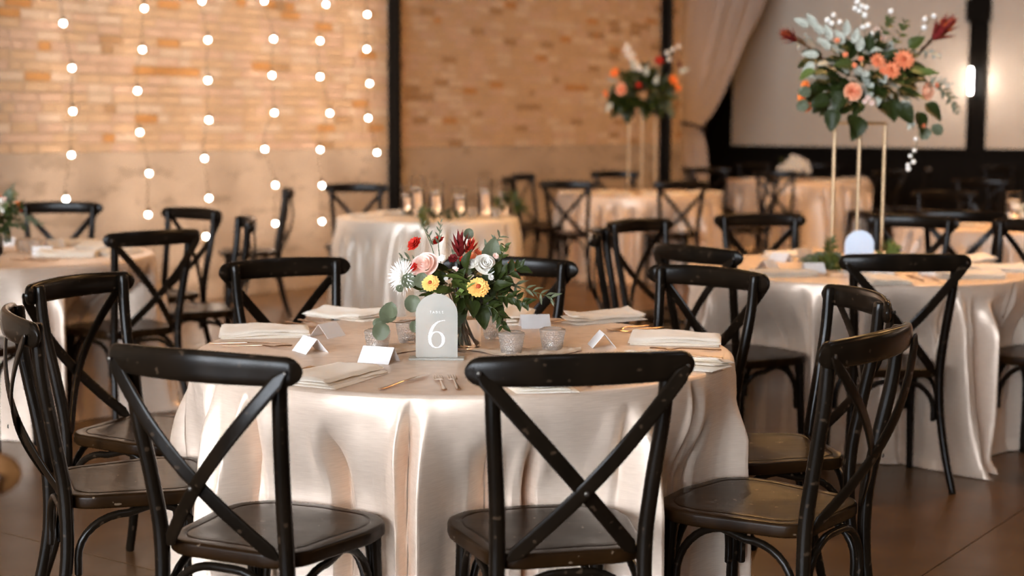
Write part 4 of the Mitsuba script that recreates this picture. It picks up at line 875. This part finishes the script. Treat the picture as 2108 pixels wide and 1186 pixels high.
for kd, x0, y0, x1, y1, l in (('knife', 1.40, 6.18, 1.22, 6.24, 'knife at the left front of the tall-flower table'), ('fork', 1.42, 6.24, 1.25, 6.31, 'fork beside the knife at the left front of the tall-flower table'), ('fork', 1.64, 6.07, 1.63, 6.25, 'fork right of the front chair napkin on the tall-flower table'), ('knife', 1.70, 6.08, 1.70, 6.28, 'knife right of the front chair napkin on the tall-flower table')): cutlery(kd, x0, y0, x1, y1, l, 'cutlery on the tall-flower table')
A = Arrangement('greenery_garland', 'loose green leaves lying round the foot of the gold stand', 'greenery', (1.45, 6.62, TOP + .012), (0, 0, 0), 51)
for pts, n, kd, L, c in (([(-.02, -.06, .012), (-.08, -.10, .02), (-.15, -.08, .012)], 9, 'ovate', .065, 'leaf_mid'), ([(-.02, -.02, .01), (-.10, -.02, .03), (-.17, .02, .012)], 8, 'round', .05, 'leaf_eucalyptus'), ([(.12, -.08, .01), (.17, -.06, .05), (.20, -.04, .09)], 7, 'ovate', .06, 'leaf_bright'), ([(-.06, .02, .01), (-.075, .0, .06), (-.07, -.02, .11)], 6, 'ovate', .06, 'leaf_mid'), ([(.16, .0, .01), (.19, .0, .05), (.17, .0, .10)], 6, 'ovate', .05, 'leaf_mid')): A.sprig(pts, n, kd, L, c)

# ------------------------------------------------------------------ dessert table by the column
CD = (-.56, 10.15)
table('tablecloth', *CD, .60, 47, 'white floor-length cloth of the small candle table before the black column', 'white_satin', n=360, folds=24, flare=.05, amp=.55, puddle=.02)
FLOAT = ply(lathe([(0, 0), (.024, .002), (.033, .012), (.034, .024), (.029, .030), (.006, .031), (0, .031)], 28), 'wax', 40)
gvv = 'cylinder vases with floating candles on the white table'
for (x, y, r, h), l in zip(((-.715, 10.36, .036, .20), (-.640, 10.30, .052, .265), (-.512, 10.24, .052, .235), (-.350, 10.16, .047, .195), (-.183, 10.26, .050, .25), (-.060, 10.33, .046, .215)), ('slim cylinder vase at the left end of the vases', 'tallest cylinder vase, second from the left', 'cylinder vase holding stacked white candles', 'lower cylinder vase standing alone in the middle', 'tall cylinder vase right of the middle one', 'cylinder vase at the right end by the green leaves')):
    k_ = thing('cylinder_vase', l + ' on the white table', 'vase', gvv); put(ply(cylinder_glass(r, h), 'glass', 40), k_, place(x, y, TOP))
    lev = h * .58; part(k_, 'water', ply(lathe([(0, .0085), (r - .0028, .0085), (r - .0028, lev), (0, lev)], 32), 'water', 40), place(x, y, TOP))
    c = thing('floating_candle', 'white floating candle in the ' + l, 'candle', 'floating candles on the white table'); put(FLOAT, c, place(x, y, TOP + lev + .0004, 0, min(1.25, (r - .006) / .034)))
    part(c, 'wick', ply(tube([[0, 0, .031], [.001, 0, .040]], .001, 6), 'ink'), place(x, y, TOP + lev + .0004, 0, min(1.25, (r - .006) / .034)))
for x, y, l in ((-.262, 10.08, 'the left small glass holder on the white table'), (-.108, 10.12, 'the right small glass holder on the white table'), (-.60, 9.98, 'the small glass holder before the tallest vase')): votive(x, y, l, 'small glass holders on the white table')
A = Arrangement('greenery_garland', 'green leaves trailing over the front rim of the white table', 'greenery', (-.56, 9.60, TOP + .012), (0, 0, 0), 61)
for pts, n, kd, L, c in (([(-.05, .15, .03), (0, .04, .04), (.01, -.06, .035), (.02, -.125, -.03)], 9, 'ovate', .075, 'leaf_mid'), ([(.0, .2, .02), (.12, .14, .03), (.24, .2, .02)], 9, 'ovate', .06, 'leaf_dark')): A.sprig(pts, n, kd, L, c)
A = Arrangement('greenery_garland', 'dark green leaves at the right end of the vases on the white table', 'greenery', (-.02, 10.2, TOP), (0, 0, .07), 63)
A.fill(34, np.array([.09, .07, .08]), [('ovate', .07, 'leaf_dark'), ('lance', .08, 'leaf_mid')], zmin=-.4)
for x, y, a, kd, l in ((-.80, 10.36, 25, 2, 'crumpled pale napkin at the left of the white table'), (-.95, 10.03, -60, 1, 'flat pale napkin at the left rim of the white table')): napkin(x, y, a, kd, l, 'napkins on the white table')
chair(-1.20, 11.75, 92, 'black cross-back chair at the lit wall behind the left end of the white table', 'chairs along the brick wall')
chair(-1.62, 10.95, 12, 'black cross-back chair seen from the side below the fourth strand of bulbs', 'chairs along the brick wall')

# ------------------------------------------------------------------ table with tall flowers at the brick wall
CM = (1.14, 13.85); gm = 'cross-back chairs around the tan table'
TM = [(.45, 12.62, -112, 'black cross-back chair with a clear X at the left front of the tan table'), (1.40, 12.70, -80, 'black cross-back chair with a clear X at the right front of the tan table'), (2.32, 13.75, 2, 'black cross-back chair seen from the side at the right of the tan table'), (.10, 14.3, 152, 'narrow black cross-back chair left of the tan table by the white table'), (1.02, 15.25, 92, 'black cross-back chair facing us against the bricks behind the tan table'), (-.03, 13.6, 190, 'black cross-back chair whose rail end shows beside the narrow chair')]
table('tablecloth', *CM, .735, 53, 'tan-lit satin cloth of the table before the plain brick wall', chairs=[c[:3] for c in TM], group='round tables of the hall', n=300)
for x, y, o, l in TM: chair(x, y, o, l, gm)
gold_stand(1.17, 13.9, 40, 'gold stand of thin rods before the brick wall', H=.70, a=.085)
tall_bouquet('tall arrangement with orange and red flowers before the brick wall', 1.17, 13.9, 71, H=.70, variant=1)
for x, y, a, kd, l in ((.56, 13.50, 5, 1, 'white napkin at the left of the tan table'), (.80, 13.42, 60, 2, 'white napkin second from the left on the tan table'), (.97, 13.32, 80, 0, 'white napkin in the middle of the tan table front'), (1.21, 13.30, 90, 2, 'white napkin right of the gold rods on the tan table'), (1.43, 13.36, 75, 1, 'white napkin behind the right X of the tan table'), (1.72, 13.66, 10, 1, 'white napkin at the right rim of the tan table')): napkin(x, y, a, kd, l, 'napkins on the tan table', s=1.1)
for x, y, l in ((1.02, 13.75, 'the left glass holder beside the gold rods on the tan table'), (1.32, 13.72, 'the right glass holder beside the gold rods on the tan table')): votive(x, y, l, 'glass holders on the tan table', hob=False)

# ------------------------------------------------------------------ tables further back
CF = (3.16, 9.65); gf = 'cross-back chairs around the table at the right edge'
FT = [(2.50, 8.50, -105, 'black cross-back chair with its back to us before the far table at the right edge'), (3.12, 11.05, 92, 'dark cross-back chair facing us behind the table with vases at the right'), (2.05, 9.9, 172, 'dark cross-back chair at the left of the far right table')]
table('tablecloth', *CF, .735, 59, 'tan-lit satin cloth of the far table with vases at the right edge', chairs=[c[:3] for c in FT], group='round tables of the hall', n=300)
for x, y, o, l in FT[:2]: chair(x, y, o, l, gf)
for x, y, r, h, l in ((3.185, 9.72, .050, .20, 'cylinder vase of white blooms at the right edge'), (3.37, 9.86, .045, .25, 'taller cylinder vase behind the one at the right edge')):
    k_ = thing('cylinder_vase', l, 'vase', 'cylinder vases on the far right table'); put(ply(cylinder_glass(r, h), 'glass', 40), k_, place(x, y, TOP))
    part(k_, 'water', ply(lathe([(0, .0085), (r - .0028, .0085), (r - .0028, h * .6), (0, h * .6)], 32), 'water', 40), place(x, y, TOP))
    c = thing('floating_candle', 'white floating candle in the ' + l, 'candle', 'floating candles on the far right table'); put(FLOAT, c, place(x, y, TOP + h * .6 + .0004, 0, 1.2))
A = Arrangement('greenery_garland', 'pale leaves and white blooms round the vases at the right edge', 'greenery', (3.17, 9.60, TOP), (0, 0, .05), 77)
for dx, dz in ((-.06, .05), (.02, .06), (-.02, .11), (.06, .09)): A.flower('carnation', (dx, -.02, dz), .06, 'petal_white')
A.fill(16, np.array([.09, .05, .06]), [('ovate', .07, 'leaf_eucalyptus'), ('ovate', .06, 'leaf_dusty')], zmin=-.2)
for x, y, a, kd, l in ((2.72, 9.42, 8, 1, 'pale napkin at the left of the far right table'), (2.98, 9.12, 70, 0, 'pale napkin at the front of the far right table'), (2.66, 9.72, 30, 2, 'pale napkin at the far left of the far right table')): napkin(x, y, a, kd, l, 'napkins on the far right table')
votive(2.86, 9.30, 'the glass holder on the far right table', 'glass holders on the far right table', hob=False)
CB = (3.20, 17.2); gb = 'cross-back chairs of the table before the panelled wall'
TB = [(2.70, 15.75, -112, 'black cross-back chair with a clear X before the table with the white bouquet'), (3.95, 16.1, -58, 'black cross-back chair at the right front of the table with the white bouquet'), (2.95, 18.75, 100, 'dark cross-back chair behind the white bouquet, on its left'), (3.75, 18.65, 68, 'dark cross-back chair behind the white bouquet, on its right'), (1.95, 17.05, 180, 'dark cross-back chair left of the table with the white bouquet'), (4.55, 16.9, -15, 'dark cross-back chair right of the table with the white bouquet')]
table('tablecloth', *CB, .80, 67, 'pink-lit satin cloth of the table with the white bouquet before the panelled wall', chairs=[c[:3] for c in TB], group='round tables of the hall', n=300)
for x, y, o, l in TB: chair(x, y, o, l, gb)
for x, y, a, kd, l in ((2.72, 16.95, 20, 1, 'white napkin at the left of the white bouquet table'), (3.02, 16.72, 80, 0, 'white napkin at the left front of the white bouquet table'), (3.35, 16.66, 90, 1, 'white napkin at the middle front of the white bouquet table'), (3.62, 16.85, 60, 1, 'white napkin at the right front of the white bouquet table'), (3.82, 17.15, 10, 2, 'white napkin at the right of the white bouquet table')): napkin(x, y, a, kd, l, 'napkins on the white bouquet table', s=1.2)
k_ = thing('glass_vase', 'small clear vase of the white bouquet before the panelled wall', 'vase'); put(ply(cylinder_glass(.05, .12), 'glass', 40), k_, place(3.15, 17.2, TOP))
A = Arrangement('flower_arrangement', 'round white bouquet on the table before the panelled wall', 'flowers', (3.15, 17.2, TOP), (0, 0, .16), 83)
for dx, dz, s in ((-.13, .12, .12), (-.05, .17, .13), (.03, .20, .13), (.10, .17, .12), (.02, .13, .12), (-.02, .24, .09), (.13, .12, .10)): A.flower('rose', (dx, -.08, dz), s, 'petal_white')
A.stem([(0, 0, .012), (.01, 0, .08), (0, 0, .16)], .004); A.fill(22, np.array([.15, .12, .10]), [('ovate', .08, 'leaf_dark')], zmin=-.2)
for x, y, o, l in ((2.15, 16.75, 95, 'black cross-back chair before the foot of the curtain'), (4.15, 13.6, 80, 'dark cross-back chair in the shade below the sconce'), (5.7, 18.0, 110, 'dark cross-back chair in the shade below the pale panels'), (5.3, 14.6, 60, 'dark cross-back chair in the shade at the right before the panelled wall')): chair(x, y, o, l, 'chairs in the dim back of the hall')
